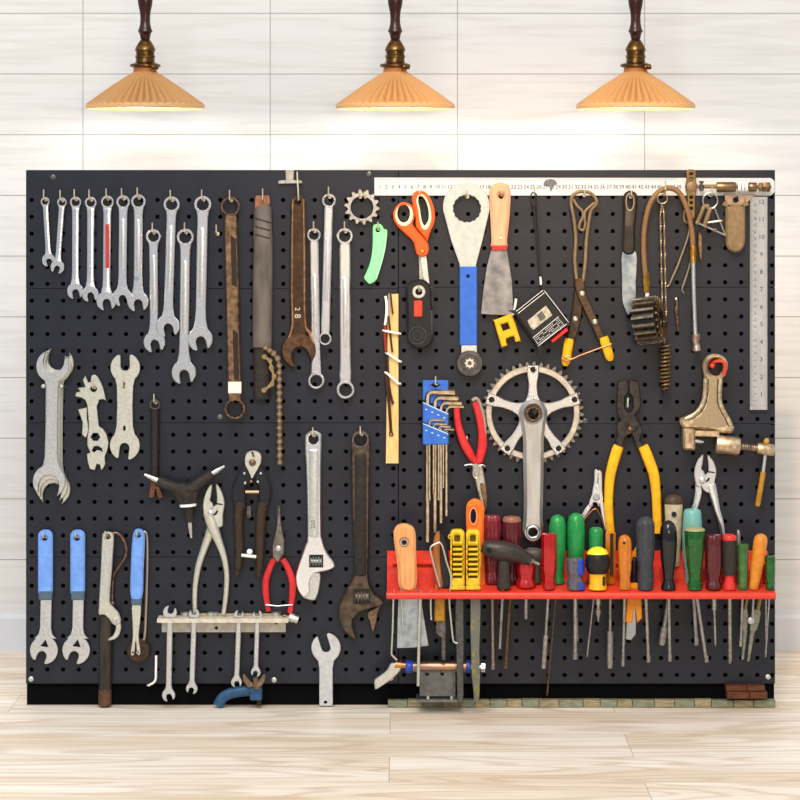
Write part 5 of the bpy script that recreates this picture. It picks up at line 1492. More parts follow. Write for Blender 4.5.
# bent-nose snap ring pliers
t = T('snap_ring_pliers', 'small silver snap-ring pliers standing behind the green screwdriver handles', 'pliers', 597, 470, 14)
g = G(); g.plate(sm([(594.6, 471), (597, 469.4), (598, 473), (597.6, 486), (602, 497), (604, 507), (600, 508), (594.6, 500), (592, 494), (594, 482)], 3), 9, 14, (), .6); t.p('jaw', g, chrome)
g = G(); g.plate(sm([(598, 471), (600, 470.4), (601.6, 473.6), (602, 490), (603, 500), (600, 504), (594, 502), (590.6, 507), (588.6, 504), (593, 492), (597.6, 486)], 3), 12, 17, (), .6); t.p('jaw', g, chrome)
g = G(); g.lathe((596.2, 497, 16), (596.2, 497, 19), [(0, 3.6), (.6, 3.6), (1, 2.8), (1, .1)], 18); t.p('pivot', g, M('pivot_blue', 'a8b4c4', .3, .9))
t.p('handle', grip([(592, 504, 11, 2.6), (587, 511, 11, 3), (581, 522, 11, 2.6)]), chrome)
t.p('handle', grip([(601.4, 503, 14, 2.6), (603, 513, 14, 2.4), (605.4, 530, 14, 1.7)]), chrome)
g = G(); g.tube(path([(584, 519, 19), (591, 511, 19), (595.6, 508.6, 19), (600, 515, 19), (604, 526, 19)], 5), .5, 6); t.p('spring_wire', g, copper)
hook(596.2, 500.6, 'small snap-ring pliers, tucked under their joint', 8, 1)
# right slip-joint pliers
t = T('slip_joint_pliers', 'silver slip-joint pliers standing behind the teal screwdriver handle, under the cast frame', 'pliers', 705, 454, 12)
slip_head(t, 705, 454.4, 22, 32, chrome, 8)
t.p('handle', grip([(711, 484, 15, 5), (713.6, 495, 15, 4.4), (717, 510, 15, 3.4), (721, 524, 15, 2.8), (723, 540, 15, 2.2)]), chrome)
t.p('handle', grip([(699, 480, 11, 4.4), (698.6, 492, 11, 4), (696, 503, 11, 3.6), (693, 512, 11, 3.2)]), chrome)
hook(705, 485, 'silver slip-joint pliers, tucked under their joint', 7, 1)

# cast chain tool
t = T('cast_extractor', 'heavy pale cast-metal extractor frame with a ring top, hung on a red hook', 'extractor', 715, 354, 24)
cast = M('cast_metal', 'd0c0a0', .4, .85, '8f795c', 70, bump=.25)
c3 = lambda L_: [(640 + x / 5, 320 + y / 5) for x, y in L_]
g = G()
g.plate(sm(c3([(378, 170), (410, 178), (434, 205), (438, 240), (424, 275), (412, 292), (406, 340), (402, 400), (420, 450), (445, 495), (468, 535), (462, 560), (440, 566), (400, 562), (330, 548), (270, 545), (225, 545), (205, 525), (200, 500), (222, 486), (270, 465), (300, 430), (316, 380), (322, 300), (322, 276), (314, 240), (322, 200), (348, 176)]), 4), 10, 30, [circ(715.6, 367, 7.6, 26, 9)], 2.6); t.p('frame', g, cast)
for e_ in ([(326, 290), (320, 385), (302, 435), (270, 470), (225, 494)], [(400, 290), (396, 400), (416, 455), (440, 498), (458, 540)]):
    g = G(); g.tube(path([(*p, 30) for p in c3(e_)], 5), 2.2, 10, .8); t.p('edge_rib', g, cast)
g = G(); g.plate(sm(c3([(346, 290), (384, 290), (382, 400), (402, 470), (430, 530), (300, 530), (250, 520), (300, 480), (330, 430), (342, 380)]), 3), 29, 30.4, (), .4); t.p('rough_panel', g, M('rough_cast', 'ab9b7e', .55, .7, '857455', 300, bump=.5))
for e_ in ([(340, 292), (334, 385), (316, 438), (284, 474), (240, 500)], [(388, 292), (384, 398), (402, 455), (424, 494), (440, 530)]):
    g = G(); g.plate(strap([(*p, .9) for p in c3(e_)]), 29.6, 31, (), .1); t.p('greasy_groove', g, black_iron)
g = G(); g.plate(rrect(682.6, 428, 694.6, 449.6, 2.6), 8, 36, (), 2); t.p('left_lug', g, cast)
g = G(); g.lathe((716, 444, 24), (739.4, 446.4, 24), [(0, 2), (0, 8.6), (.1, 9.4), (.9, 9.4), (1, 8.4), (1, 2)], 24); t.p('right_barrel', g, cast)
g = G(); g.plate([(694, 430), (719, 431), (719, 437), (694, 436)], 8, 32, (), .8); t.p('bridge', g, cast)
g = G(); g.lathe((695, 441, 22), (704, 442, 22), [(0, 2.4), (.6, 2.4), (1, 1.2)], 12); t.p('anvil_pin', g, satin)
n_ = 60
g = G(); g.lathe((722, 444.8, 24), (759, 448.6, 24), [(i / n_, 4 + .3 * math.cos(2 * PI * 16 * i / n_)) for i in range(n_ + 1)], 14); t.p('threaded_spindle', g, M('spindle_brown', '9a8674', .38, .9, '5e5044', 60))
g = G(); g.lathe((757, 448.4, 24), (774, 450.4, 24), [(0, 2), (0, 5.6), (.1, 6), (.9, 6), (1, 5), (1, 2)], 20); t.p('spindle_head', g, cast)
g = G(); g.lathe((767, 438, 24), (763, 472, 24), [(0, .1), (0, 1.8), (1, 1.8), (1, .1)], 12); tb = t.p('tommy_bar', g, satin)
g = G(); g.lathe((766.8, 438.6, 24), (766.2, 443.6, 24), [(0, .1), (.02, 2), (.3, 3), (.9, 3), (1, 1.6)], 14); t.p('end_knob', g, ochre, parent=tb)
g = G(); g.lathe((763.2, 472, 24), (757.4, 506.4, 24), [(0, 1.5), (0, 2.6), (.94, 2.7), (1, 1.8), (1, .1)], 14); t.p('yellow_sleeve', g, ochre, parent=tb)
g = G(); g.tube(path([(709.4, 367, -6), (709.6, 364, 10), (712, 361, 30), (716, 359.6, 36), (721, 361, 38), (722, 368, 38), (720.6, 374, 38)], 5), 1.7, 10); g.ball(709.8, 364.4, 33, 2.6)
solo('coated_hook', 'red plastic-coated hook inside the ring of the cast extractor frame', 'hook', g, red_oxide, 712, 361, 0, HOOKG)
# ------------------------------------------------------------------ red rack and everything standing in it
RD = 60
K60 = (D - RD / 1000) / D
HOLES = []      # (x, d, rx, rd) in the rack's own px frame / mm
UHOLES = []
DF, DR, DU = 74, 46, 15


def shelf_y(d):
    """both tiers slope gently down towards the front"""
    return 583 + (d - 31) * 7 / 61 if d > 30.5 else 565 + d * 8 / 30


def base(d):
    y = shelf_y(d)
    return HOR + (y - HOR) * K60 / ((D - d / 1000) / D)


def hole(x, d, rx, rd=None):
    xx = 400 + (x - 400) * ((D - d / 1000) / D) / K60
    (HOLES if d > 30 else UHOLES).append((xx, d, rx, rd if rd else rx * 1.6))


RG = 'screwdrivers standing in the red rack'
P_TAPER = [(0, .3), (.01, .62), (.035, .86), (.08, .98), (.2, 1), (.5, .95), (.7, .84), (.82, .72), (.9, .74), (.97, .86), (1, .8), (1, .2)]
P_STRAIGHT = [(0, .4), (.012, .82), (.04, .97), (.1, 1), (.6, 1), (.72, .9), (.8, .72), (.86, .72), (.9, .9), (.97, .94), (1, .85), (1, .2)]
P_DOME = [(0, .1), (.012, .4), (.035, .66), (.07, .86), (.12, .97), (.2, 1), (.62, .98), (.74, .84), (.8, .76), (.9, .82), (.97, .88), (1, .84), (1, .2)]
P_BULGE = [(0, .2), (.015, .5), (.05, .78), (.12, .94), (.25, 1), (.45, .98), (.65, .84), (.8, .66), (.88, .6), (.94, .74), (.98, .84), (1, .78), (1, .2)]


def driver(label, x, top, r, prof, m, d, shafts=(), smat=None, tip='flat', xb=None, flute=0, amp=.0, bot=None, n=24, cap=None, group=RG, name='screwdriver', flat=.95):
    """handle standing on the shelf, shaft through it; shafts = [(radius, y end), ...]; xb = x at the far end of the shaft"""
    b = bot or base(d)
    yend = shafts[-1][1] if shafts else b
    xb = x if xb is None else xb
    X = lambda y: x + (xb - x) * max(0, (y - b)) / max(1, yend - b)
    t = T(name, label, 'screwdriver' if name == 'screwdriver' else name.replace('_', ' '), x, b, d, group)
    g = G(); g.lathe((x, top, d), (x, b, d), [(q, r * f) for q, f in prof], n, flute, amp, flat)
    h = t.p('handle', g, m)
    if cap:
        cm, frac = cap
        g = G(); pr = [(q, f) for q, f in prof if q <= frac] + [(frac, 1.0)]
        g.lathe((x, top - .4, d), (x, b, d), [(q, r * f * 1.03) for q, f in pr] + [(frac, .3)], n, 0, 0, flat); t.p('end_cap', g, cm, parent=h)
    y0 = b - 6
    for i, (sr, y1) in enumerate(shafts):
        g = G()
        pts = [(X(y0), y0, d), (X(y1 - 3), y1 - 3, d), (X(y1), y1, d)]
        last = i == len(shafts) - 1
        g.tube(pts, [sr, sr, (sr * .25 if tip == 'point' else sr * .8) if last else sr], 12)
        if last and tip == 'flat' and sr > 1.2:
            g.plate([(X(y1) - sr * 1.15, y1 - 5), (X(y1) + sr * 1.15, y1 - 5), (X(y1) + sr * .9, y1 + 1.4), (X(y1) - sr * .9, y1 + 1.4)], d - .7, d + .7, (), .1)
        t.p('shaft' if i == 0 else 'driver_tip', g, smat or satin)
        y0 = y1 - 1
    if shafts:
        hole(X(b + 2), d, max(s_[0] for s_ in shafts if s_[1] < 9999) + .9 if len(shafts) == 1 else shafts[0][0] + 1.0)
    return t, h


dsteel = M('shaft_steel', 'a9a7a2', .35, .95, '7d7a74', 80)
brownsteel = M('brown_shaft', '7a6248', .45, .8, '4a3a2a', 100)

# back row
driver('crimson translucent screwdriver behind the black T-handle, right of the orange-eyed handle', 492, 514.5, 8.6, P_STRAIGHT, crimson, DR, [(1.6, 668)], M('speckled_shaft', 'b0a294', .4, .8, '6a5848', 200), xb=493, flute=10, amp=.12, n=40)
t_, _ = driver('dark maroon screwdriver with a brown end, left of the crank arm', 511.6, 516.4, 9.2, P_STRAIGHT, maroon, DR, [(1.9, 667)], brownsteel, xb=505.6, flute=10, amp=.1, n=40, cap=(M('brown_end', '8a5a48', .4), .08))
driver('green screwdriver with a waisted handle, just right of the square red one', 557.6, 514.6, 8.6, P_BULGE, green_p, DR, [(.9, 696)], brownsteel, 'point', xb=547)
driver('green screwdriver with a waisted handle standing behind the blue and clear one', 576, 512.8, 9.0, P_BULGE, green_p, DR, [(1.4, 640)], dsteel, xb=577)
driver('shorter green screwdriver behind the yellow-domed ball handle', 596, 527, 7.2, P_TAPER, green_p, DR, [(1.0, 657)], dsteel, xb=587)
t, h = driver('amber square screwdriver with a black stripe under the left yellow plier grip', 610.4, 532, 5.8, [(0, .9), (.01, 1), (.8, 1), (.86, .8), (.92, .8), (.95, .95), (1, .9), (1, .2)], amber, DR, [(1.6, 632), (3.5, 668)], dsteel, 'blunt', xb=609.8, n=6)
g = G(); g.box(609.6, 533, 612.8, 575, DR + 4, DR + 9.4, .4); t.p('black_stripe', g, black_p, parent=h)
t, h = driver('beige nut driver with a brown domed cap and a dark hole, behind the black screwdriver', 673.6, 494.6, 9.2, [(0, .3), (.02, .7), (.05, .92), (.1, 1), (.5, .9), (.8, .72), (.95, .72), (1, .66), (1, .2)], beige, DU + 3, [(2.3, 628), (4, 645)], dsteel, 'blunt', xb=661.4, cap=(brown_cap, .13))
g = G(); g.lathe((673, 513, DU + 12), (673, 513, DU + 18.6), [(0, .2), (0, 2.6), (1, 2.6), (1, .2)], 16); t.p('dark_hole', g, black_p, parent=h)
driver('pale teal translucent screwdriver standing behind the bottle-green one', 692.4, 508.6, 10.2, [(0, .5), (.015, .75), (.04, .86), (.15, .93), (.35, 1), (.6, .98), (.8, .8), (.9, .72), (1, .7), (1, .2)], teal, DR - 2, [(2, 644)], dsteel, xb=696.4)
t, h = driver('slim olive-green ribbed screwdriver, right of the red and black one', 743, 543.6, 5.6, [(0, .8), (.02, 1), (.75, .85), (.85, .75), (.95, .9), (1, .85), (1, .2)], M('olive_acetate', '4d7a3a', .2, 0, '2c5224', 40, trans=.2, coat=.4), DF, [(1.3, 645)], dsteel, xb=740.6, flute=8, amp=.12, n=32)
driver('thin pointed steel awl standing behind the olive-green screwdriver', 738.4, 529.6, 2.2, [(0, .1), (.03, .7), (.1, .9), (.5, 1), (1, 1), (1, .3)], M('awl_grey', '8c8a80', .4, .7), DR, name='awl', group=None)
driver('small dark red handle behind the tilted orange one at the right end of the rack', 765.6, 564, 3.4, P_STRAIGHT, redclear, DR, [(.9, 640)], dsteel, xb=766, flute=8, amp=.1, n=32)
t, h = driver('black tool handle with a yellow wire clip, half hidden behind the grey-blue screwdriver', 634.4, 557, 4.4, P_DOME, black_p, DR, [(1.6, 615)], dsteel, xb=634)
g = G(); g.tube(path([(630, 565, DR + 4), (632, 556, DR + 5), (637, 546, DR + 5), (638, 549, DR + 5), (634, 556, DR + 5)], 5), .9, 8); t.p('wire_clip', g, lemon_p)

# front row
driver('short squat red translucent screwdriver beside the stem of the black T-handle', 526, 561, 9.6, [(0, .6), (.03, .8), (.1, .9), (.3, .92), (.5, .8), (.62, .72), (.72, .8), (.85, 1), (.96, 1), (1, .9), (1, .2)], redclear, DF - 9, [(2, 619)], dsteel, 'blunt', flute=8, amp=.16, n=40)
t, h = driver('square red translucent screwdriver with a squared top, left of the green ones', 549, 533.2, 7.4, [(0, .85), (.01, .97), (.03, 1), (.62, 1), (.7, .9), (.76, .78), (.84, .78), (.9, .86), (1, .8), (1, .2)], redclear, DF, [(1.6, 636), (2.7, 668.5)], dsteel, 'blunt', xb=543.4, n=8, flat=1)
t, h = driver('short screwdriver with a blue and clear fluted handle in front of a green one', 575.2, 557.4, 8.8, [(0, .8), (.015, .95), (.05, 1), (.45, .97), (.55, .8), (.62, .8), (.72, .92), (.9, .94), (1, .9), (1, .2)], clear, DF, [(2.1, 658)], dsteel, flute=8, amp=.1, n=40)
g = G(); g.tube([(579, 559, DF + 3), (579, 572, DF + 3), (579, 574, DF + 3)], [5.6, 5.6, 5], 18, 1.2); t.p('blue_half', g, navy, parent=h)
g = G(); g.tube([(580, 582, DF + 3), (580, base(DF) - .4, DF + 3)], [4.6, 5], 18, 1.2); t.p('blue_foot', g, navy, parent=h)
t = T('ball_screwdriver', 'stubby screwdriver with a black ball grip and yellow domed top', 'screwdriver', 597.6, base(DF), DF, RG)
g = G(); g.lathe((597.6, 546.6, DF), (597.6, 556, DF), [(0, .2), (.04, 3), (.15, 6), (.4, 9.2), (.7, 10.8), (1, 11.4), (1, 2)], 28); t.p('yellow_dome', g, M('dome_yellow', 'e8dc30', .35, coat=.2))
g = G(); g.lathe((597.6, 553.4, DF), (597.6, 573, DF), [(0, 6), (0, 10.9), (.15, 11.8), (.4, 12.4), (.65, 12), (.85, 11), (1, 9.4), (1, 4)], 40, 14, .04); t.p('black_ball_grip', g, black_p)
g = G(); g.lathe((597.6, 571, DF), (597.6, base(DF), DF), [(0, 8.6), (.7, 8.2), (.8, 9.2), (.97, 9.4), (1, 8.8), (1, 2)], 28); st = t.p('yellow_stem', g, yellow_p)
g = G(); g.box(602, 575.6, 604.6, 584, DF + 7, DF + 13.4, .3); t.p('dark_slot', g, black_p, parent=st)
g = G(); g.lathe((598, base(DF) - 2, DF), (598.4, 622, DF), [(0, 2.8), (.5, 2.8), (.52, 1.7), (.62, 1.7), (.64, 2.6), (.75, 2.6), (1, .3)], 14); t.p('short_bit', g, dsteel); hole(598, DF, 3.6)
t, h = driver('round-topped amber translucent screwdriver with a hanging hole, left of the grey-blue one', 624.8, 534.6, 6.8, P_DOME, amber, DF, [(1.5, 665)], dsteel, xb=623, flute=6, amp=.12, n=36)
g = G(); g.lathe((623.6, 542, DF + 6), (623.6, 542, DF + 11), [(0, .2), (0, 1.4), (1, 1.4), (1, .2)], 12); t.p('hanging_hole', g, black_p, parent=h)
t, h = driver('thick grey-blue screwdriver with a domed top and squared lower collar', 645.4, 516.2, 9.2, [(0, .1), (.015, .45), (.04, .74), (.08, .93), (.12, 1), (.55, .98), (.64, .86), (.7, .8), (.74, .8), (.745, .86), (1, .84), (1, .2)], slate, DF, [(1.7, 661)], dsteel, xb=648.4, flute=8, amp=.03, n=32)
driver('glossy black teardrop-handled screwdriver, right of the grey-blue one', 668.4, 520.2, 8.8, [(0, .1), (.015, .4), (.05, .7), (.1, .88), (.2, .99), (.35, 1), (.55, .9), (.75, .66), (.84, .58), (.9, .66), (.96, .86), (1, .84), (1, .2)], M('gloss_black', '121214', .14, coat=.6), DF, [(1.7, 660)], dsteel, xb=669.8)
driver('bottle-green translucent screwdriver with a pale worn end, in front of the teal one', 694.8, 528, 10, [(0, .7), (.02, .95), (.06, 1), (.3, .95), (.6, .78), (.76, .62), (.84, .6), (.93, .74), (1, .72), (1, .2)], bottle, DF, [(1.8, 661)], dsteel, xb=706.4, flute=8, amp=.1, n=40, cap=(M('worn_end', 'a09a70', .4), .045))
driver('dark maroon fluted screwdriver right of the bottle-green one', 713.6, 534, 8.4, P_STRAIGHT, maroon, DF, [(2.4, 610), (1.2, 646)], dsteel, 'point', xb=715.4, flute=8, amp=.12, n=40)
t, h = driver('red screwdriver with a black rubber sleeve around its middle', 729.4, 534, 7, [(0, .6), (.02, .86), (.06, .98), (.1, 1), (.66, .9), (.76, .66), (.84, .7), (.92, .9), (1, .92), (1, .2)], red_p, DF, [(1.9, 664)], dsteel, 'point', xb=730)
g = G(); g.lathe((729.4, 540, DF), (729.4, 575, DF), [(0, 6.8), (0, 7.5), (.8, 7), (1, 6), (1, 5)], 24); t.p('black_sleeve', g, rubber, parent=h)
t = T('screwdriver', 'orange tilted handle near the right end of the rack, leaning right', 'screwdriver', 754, base(DF), DF, RG)
g = G(); g.lathe((761.6, 533.4, DF), (753.4, base(DF), DF), [(0, .2), (.02, 4), (.06, 6), (.12, 7), (.5, 6.8), (.85, 5.2), (.97, 4.8), (1, 4.2), (1, 1)], 20); t.p('handle', g, M('orange_brown', 'd98a2c', .35, 0, 'bf701c', 50, coat=.2))
g = G(); g.tube([(753.6, base(DF) - 3, DF), (752.6, 618, DF)], 1.2, 10); t.p('shaft', g, dsteel); hole(753.4, DF, 2.4)
driver('bottle-green screwdriver at the far right edge of the rack', 770.2, 555, 5, P_STRAIGHT, bottle, DF, [(.9, 657)], dsteel, xb=765.4, flute=8, amp=.1, n=32)

# T-handles
t = T('t_handle_driver', 'black curved T-handle hex driver lying over the dark red screwdrivers', 'hex driver', 504, base(DF + 4), DF + 4)
q = DF + 4
g = G(); g.tube(path([(482.4, 545.6, q, 5.4), (487, 547.4, q, 8), (496, 550, q, 10), (508, 552, q, 10), (518, 555, q, 8.2), (526, 558.6, q, 6), (531, 561, q, 4.4)], 5) and [p[:3] for p in path([(482.4, 545.6, q, 5.4), (487, 547.4, q, 8), (496, 550, q, 10), (508, 552, q, 10), (518, 555, q, 8.2), (526, 558.6, q, 6), (531, 561, q, 4.4)], 5)],
              [p[3] for p in path([(482.4, 545.6, q, 5.4), (487, 547.4, q, 8), (496, 550, q, 10), (508, 552, q, 10), (518, 555, q, 8.2), (526, 558.6, q, 6), (531, 561, q, 4.4)], 5)], 18, .9)
g.lathe((504, 550, q), (504, base(q) - 1.8, q), [(0, 6), (.3, 5.8), (.5, 5.8), (.75, 6.6), (.92, 7.4), (1, 6.8), (1, 2)], 20, 0, 0, .8)
h = t.p('t_grip', g, M('t_black', '252322', .4, 0, '3a332c', 60, coat=.1))
g = G(); g.lathe((488.6, 549, q + 11), (488.6, 549, q + 14), [(0, .2), (0, 2.2), (1, 2.2), (1, .2)], 14); t.p('grip_hole', g, M('hole_black', '060606', .8), parent=h)
g = G(); g.lathe((528, 559.4, q), (539.4, 564.4, q), [(0, 3.8), (.45, 2.6), (.5, 1.7), (1, 1.5), (1, .1)], 6); t.p('hex_tip', g, dsteel)
g = G(); g.tube([(503, base(q) - 3, q), (499.8, 649, q)], 1.3, 6); t.p('hex_shaft', g, dsteel); hole(502.6, q, 2.3)
t = T('t_handle_driver', 'dark grey T-handle grip half hidden behind the short squat red screwdriver', 'hex driver', 536, base(DR), DR + 4)
q = DR + 4
g = G(); g.lathe((523.6, 553, q), (544, 556.6, q), [(0, .5), (.05, 4), (.2, 6.2), (.6, 7.4), (.9, 7), (.97, 5.6), (1, 3)], 18, 0, 0, .8)
g.lathe((536.6, 556, q), (536.6, base(q) - 1.8, q), [(0, 4), (.8, 4), (1, 4.6), (1, 1)], 14); t.p('t_grip', g, M('t_grey', '4a433c', .4, 0, '332e2a', 60))

# wooden-handled scraper and the knives at the left end
t = T('wide_scraper', 'orange-brown wooden scraper handle at the left end of the rack, wide blade below', 'scraper', 404.6, base(DF), DF)
g = G(); g.plate(sm([(404.6, 523.8), (412, 526.4), (415.4, 533), (416, 550), (415.8, 588), (400.2, 588), (397.4, 565), (393.6, 536), (394.6, 529), (398, 525)], 4), DF - 9, DF + 9, [circ(404.2, 541.8, 3, 18)], 2.8); hd = t.p('wooden_handle', g, hand_wood)
g = G(); g.ring(404.2, 541.8, 3.9, 2.6, DF + 7, DF + 10, 20, .5); t.p('hole_rim', g, satin, parent=hd)
g = G(); g.plate([(400, 586), (416, 586), (421, 600), (424.6, 622), (428.6, 645.6), (413, 647.6), (397, 648), (397.6, 620), (398.4, 600)], DF - 1.2, DF + 1.2, (), .3); t.p('blade', g, M('scraper_blade', 'a9b4ba', .4, .85, '7c8890', 40, bump=.2)); hole(408, DF, 9.6, 4)
t = T('pocket_knife', 'wooden-sided folding knife with a black edge, left of the yellow grips', 'knife', 441, base(DF - 10), DF - 10)
q = DF - 10
g = G(); g.plate(sm([(436, 533.6), (440, 534), (440, 560), (443.6, 583), (441, 587.6), (437, 586), (434, 565), (433, 545)], 3), q - 9, q + 9, (), 1.6); t.p('wooden_scale', g, old_wood)
g = G(); g.plate(sm([(440, 533.4), (444, 535), (447.6, 545), (450, 570), (451, 584), (444, 588), (441, 584), (439.4, 562)], 3), q - 8, q + 8, (), 1.4); t.p('black_spine', g, black_p)
g = G(); g.plate([(435, 585), (445, 585), (445, 621), (434.4, 621)], q - 5, q + 5, (), 1.2); t.p('orange_sheath', g, ochre); hole(440, q, 6.4, 8)
g = G(); g.plate([(436, 620), (445.6, 620), (446, 634), (442, 638), (436, 633)], q - 2, q + 2, (), .4); g.box(441.6, 636, 445.4, 660, q - 1.6, q + 1.6, .3); t.p('steel_tang', g, grey_iron)
for lab, pts, r_ in (('thin steel hook wire hanging from the far left end of the rack, tip bent right', [(394, 590.5, 86), (393.4, 600, 86), (392.6, 630, 86), (391.6, 652, 86), (393, 656, 86), (397, 660, 86)], .95),
                     ('short thin wire hanging in front of the wide scraper blade', [(401.4, 590.5, 84), (401.6, 600, 84), (403, 630, 84)], .8),
                     ('long thick steel rod hanging right of the wide scraper blade', [(421, 590.5, 84), (420.4, 600, 84), (419, 640, 84), (418.2, 686, 84)], 1.6),
                     ('short steel hook wire in front of the orange knife sheath', [(431, 590.5, 86), (430.8, 597, 86), (430.8, 610, 86), (431.4, 620, 86)], .9)):
    g = G(); g.tube(path(pts, 5), r_, 8)
    solo('steel_wire', lab, 'wire', g, nickel, pts[0][0], pts[0][1], pts[0][2], 'wires hanging from the red rack'); hole(pts[1][0], pts[0][2], r_ + .9)
t = T('wire_loop', 'bent steel wire loop around the folding knife, its hooked tail hanging below the rack', 'wire', 440, 586, 84)
g = G(); g.tube(path([(440, 587, 82), (436.6, 575, 82), (431.4, 555, 82), (430.4, 549, 82), (432, 546, 82), (438, 543, 82), (440.6, 543.4, 82), (443, 548, 82), (446.6, 562, 82), (451, 578, 82), (449.4, 600, 82), (451, 620, 82), (453, 639, 82), (454.6, 642.4, 82), (457.4, 643.4, 82)], 5), .95, 8); t.p('bent_wire', g, nickel); hole(450, 82, 2.2); hole(440, 82, 2)
for dx, lab, fx0, fx1, fb, pat in ((0, 'yellow slotted file grip, left of the pair, with a long dark flat file below', 455.4, 463.4, 702, 'left'), (15.6, 'yellow slotted file grip, right of the pair, with a green-stained tapering file below', 470, 480.6, 704, 'right')):
    t = T('file', lab, 'file', 457.4 + dx, base(DF), DF, 'files with yellow slotted grips')
    hs = [rrect(454.2 + dx, 534.6, 460.2 + dx, 541.6, 1.6)] + [rrect(452.4 + dx, 545 + 5 * i, 462 + dx, 547.6 + 5 * i, 1.2) for i in range(7)]
    g = G(); g.plate(rrect(450.4 + dx, 529.4, 464.4 + dx, base(DF) - 2, 4.2), DF - 9, DF + 9, hs, 1.8)
    g.plate(rrect(450 + dx, base(DF) - 4, 465 + dx, base(DF), 1.4), DF - 10, DF + 10, (), 1)
    h = t.p('slotted_grip', g, lemon_p)
    g = G(); g.box(451.6 + dx, 533, 463.2 + dx, 584, DF - 4, DF - 1, .3); t.p('grip_core', g, M('core_olive', '6a5a14', .6), parent=h)
    g = G(); g.ring(450.6 + dx * 1.0, 536.6, 2.6, 1.5, DF - 3, DF + 3, 16, .5) if dx == 0 else g.box(464.2 + dx, 548, 465.4 + dx, 566, DF - 3, DF + 3, .3)
    t.p('grip_loop', g, lemon_p, parent=h)
    if pat == 'left':
        g = G(); g.plate([(456, 584), (463.2, 584), (463.6, 640), (463.4, 696), (462, 702.6), (457.4, 702.6), (456.6, 660), (455.4, 620)], DF - 3, DF + 3, (), .5); t.p('file_blade', g, M('file_steel', '5a5a56', .5, .6, '3e3e3c', 90, bump=.3)); hole(459.6, DF, 5.4, 7)
    else:
        g = G(); g.plate([(470.4, 584), (480, 584), (480.6, 610), (479.4, 650), (480, 676), (479.4, 694), (478.6, 702), (474.2, 702), (473.4, 690), (471.6, 676), (470.4, 630)], DF - 3, DF + 3, (), .5); t.p('file_blade', g, M('stained_file', '6c6e66', .5, .5, '8a8438', 70, bump=.4, lo=.55, hi=.66)); hole(475, DF, 6.4, 7)
t = T('eyed_handle', 'bright orange handle with an oval eye rising behind the right yellow grip', 'handle', 475, base(DR), DR)
g = G(); g.plate(sm([(475, 498.8), (481, 501.6), (484, 508), (484, 540), (484.6, 570), (485.6, 585.4), (468, 585.4), (467, 560), (466.4, 530), (466.2, 508), (469, 501.6)], 4), DR - 8, DR + 8, [circ(473.2, 515.8, 3, 24, 7.8)], 2.4); hd = t.p('orange_handle', g, M('bright_orange', 'f0752a', .38, 0, 'e06018', 50, coat=.2))
g = G(); g.plate(circ(473.2, 515.8, 4.2, 26, 9), DR + 6, DR + 9, [circ(473.2, 515.8, 3, 26, 7.8)], .5); t.p('eye_rim', g, M('pale_orange', 'f6a674', .4), parent=hd)
g = G(); g.tube([(495.4, 583, DR - 2), (495.4, 626, DR - 2)], 2.4, 12)
# orange snap-off cutter and small pliers hanging below
t = T('snap_off_cutter', 'orange snap-off cutter hanging blade down through the rack', 'cutter', 632, 600, 62)
g = G(); g.plate([(628.6, 583), (640.6, 583), (642, 618), (637, 622.6), (634, 604), (632, 622.6), (625, 622)], 58, 66, (), 1); t.p('orange_body', g, M('cutter_orange', 'e08a1c', .4)); hole(634.4, 62, 7.4, 7)
g = G(); g.plate([(629.6, 612), (634.4, 604), (636, 620), (635.6, 634), (631, 640), (625.4, 639), (627, 620)], 60, 64, (), .4); t.p('blade', g, M('blade_grey', '9aa0a4', .4, .9))
t = T('mini_pliers', 'small dull grey pliers hanging nose down below the right end of the rack', 'pliers', 751, 600, DR)
q = DR - 12
g = G(); g.plate(sm([(752, 612), (759, 610), (761.4, 614), (757, 631), (750.6, 632), (751, 626)], 2), q + 2, q + 7, (), .6); g.plate([(751, 630), (755.6, 631), (750, 662), (747.6, 662.6)], q + 2, q + 6, (), .5); t.p('jaw', g, M('dull_grey', '8f9080', .45, .7, '6c6d60', 60))
g = G(); g.plate(sm([(744, 611), (748, 609), (749, 620), (747, 634), (743.6, 632), (743.4, 622)], 2), q - 3, q + 2, (), .6); g.plate([(744.4, 630), (748.4, 632), (744.8, 661), (742.4, 661)], q - 3, q + 1.6, (), .5); t.p('jaw', g, M('dull_grey', '8f9080'))
g = G(); g.lathe((751.4, 621, q + 6), (751.4, 621, q + 9), [(0, 3.6), (.6, 3.6), (1, 2.4), (1, .1)], 16); t.p('pivot', g, satin)
g = G(); g.tube([(758, 612, q + 4), (764, 584, q + 4)], 1.9, 10); g.tube([(746, 612, q), (751, 584, q)], 1.5, 10); t.p('handle_wire', g, M('olive_wire', '8a8450', .45, .5))
hole(763, q + 4, 3); hole(750.4, q, 2.6)
# crimson pencil-like tool below
g = G(); g.tube([(495.8, 600, 31), (495.8, 626, 31)], 2.4, 12)

# the rack itself
t = T('tool_rack', 'long red two-tier rack on the lower right of the board, full of screwdrivers', 'rack', 581, 597, RD)
xax = lambda u, v, w_: (u, w_, v)
sax = lambda u, v, w_: (u, w_ + shelf_y(v), v)


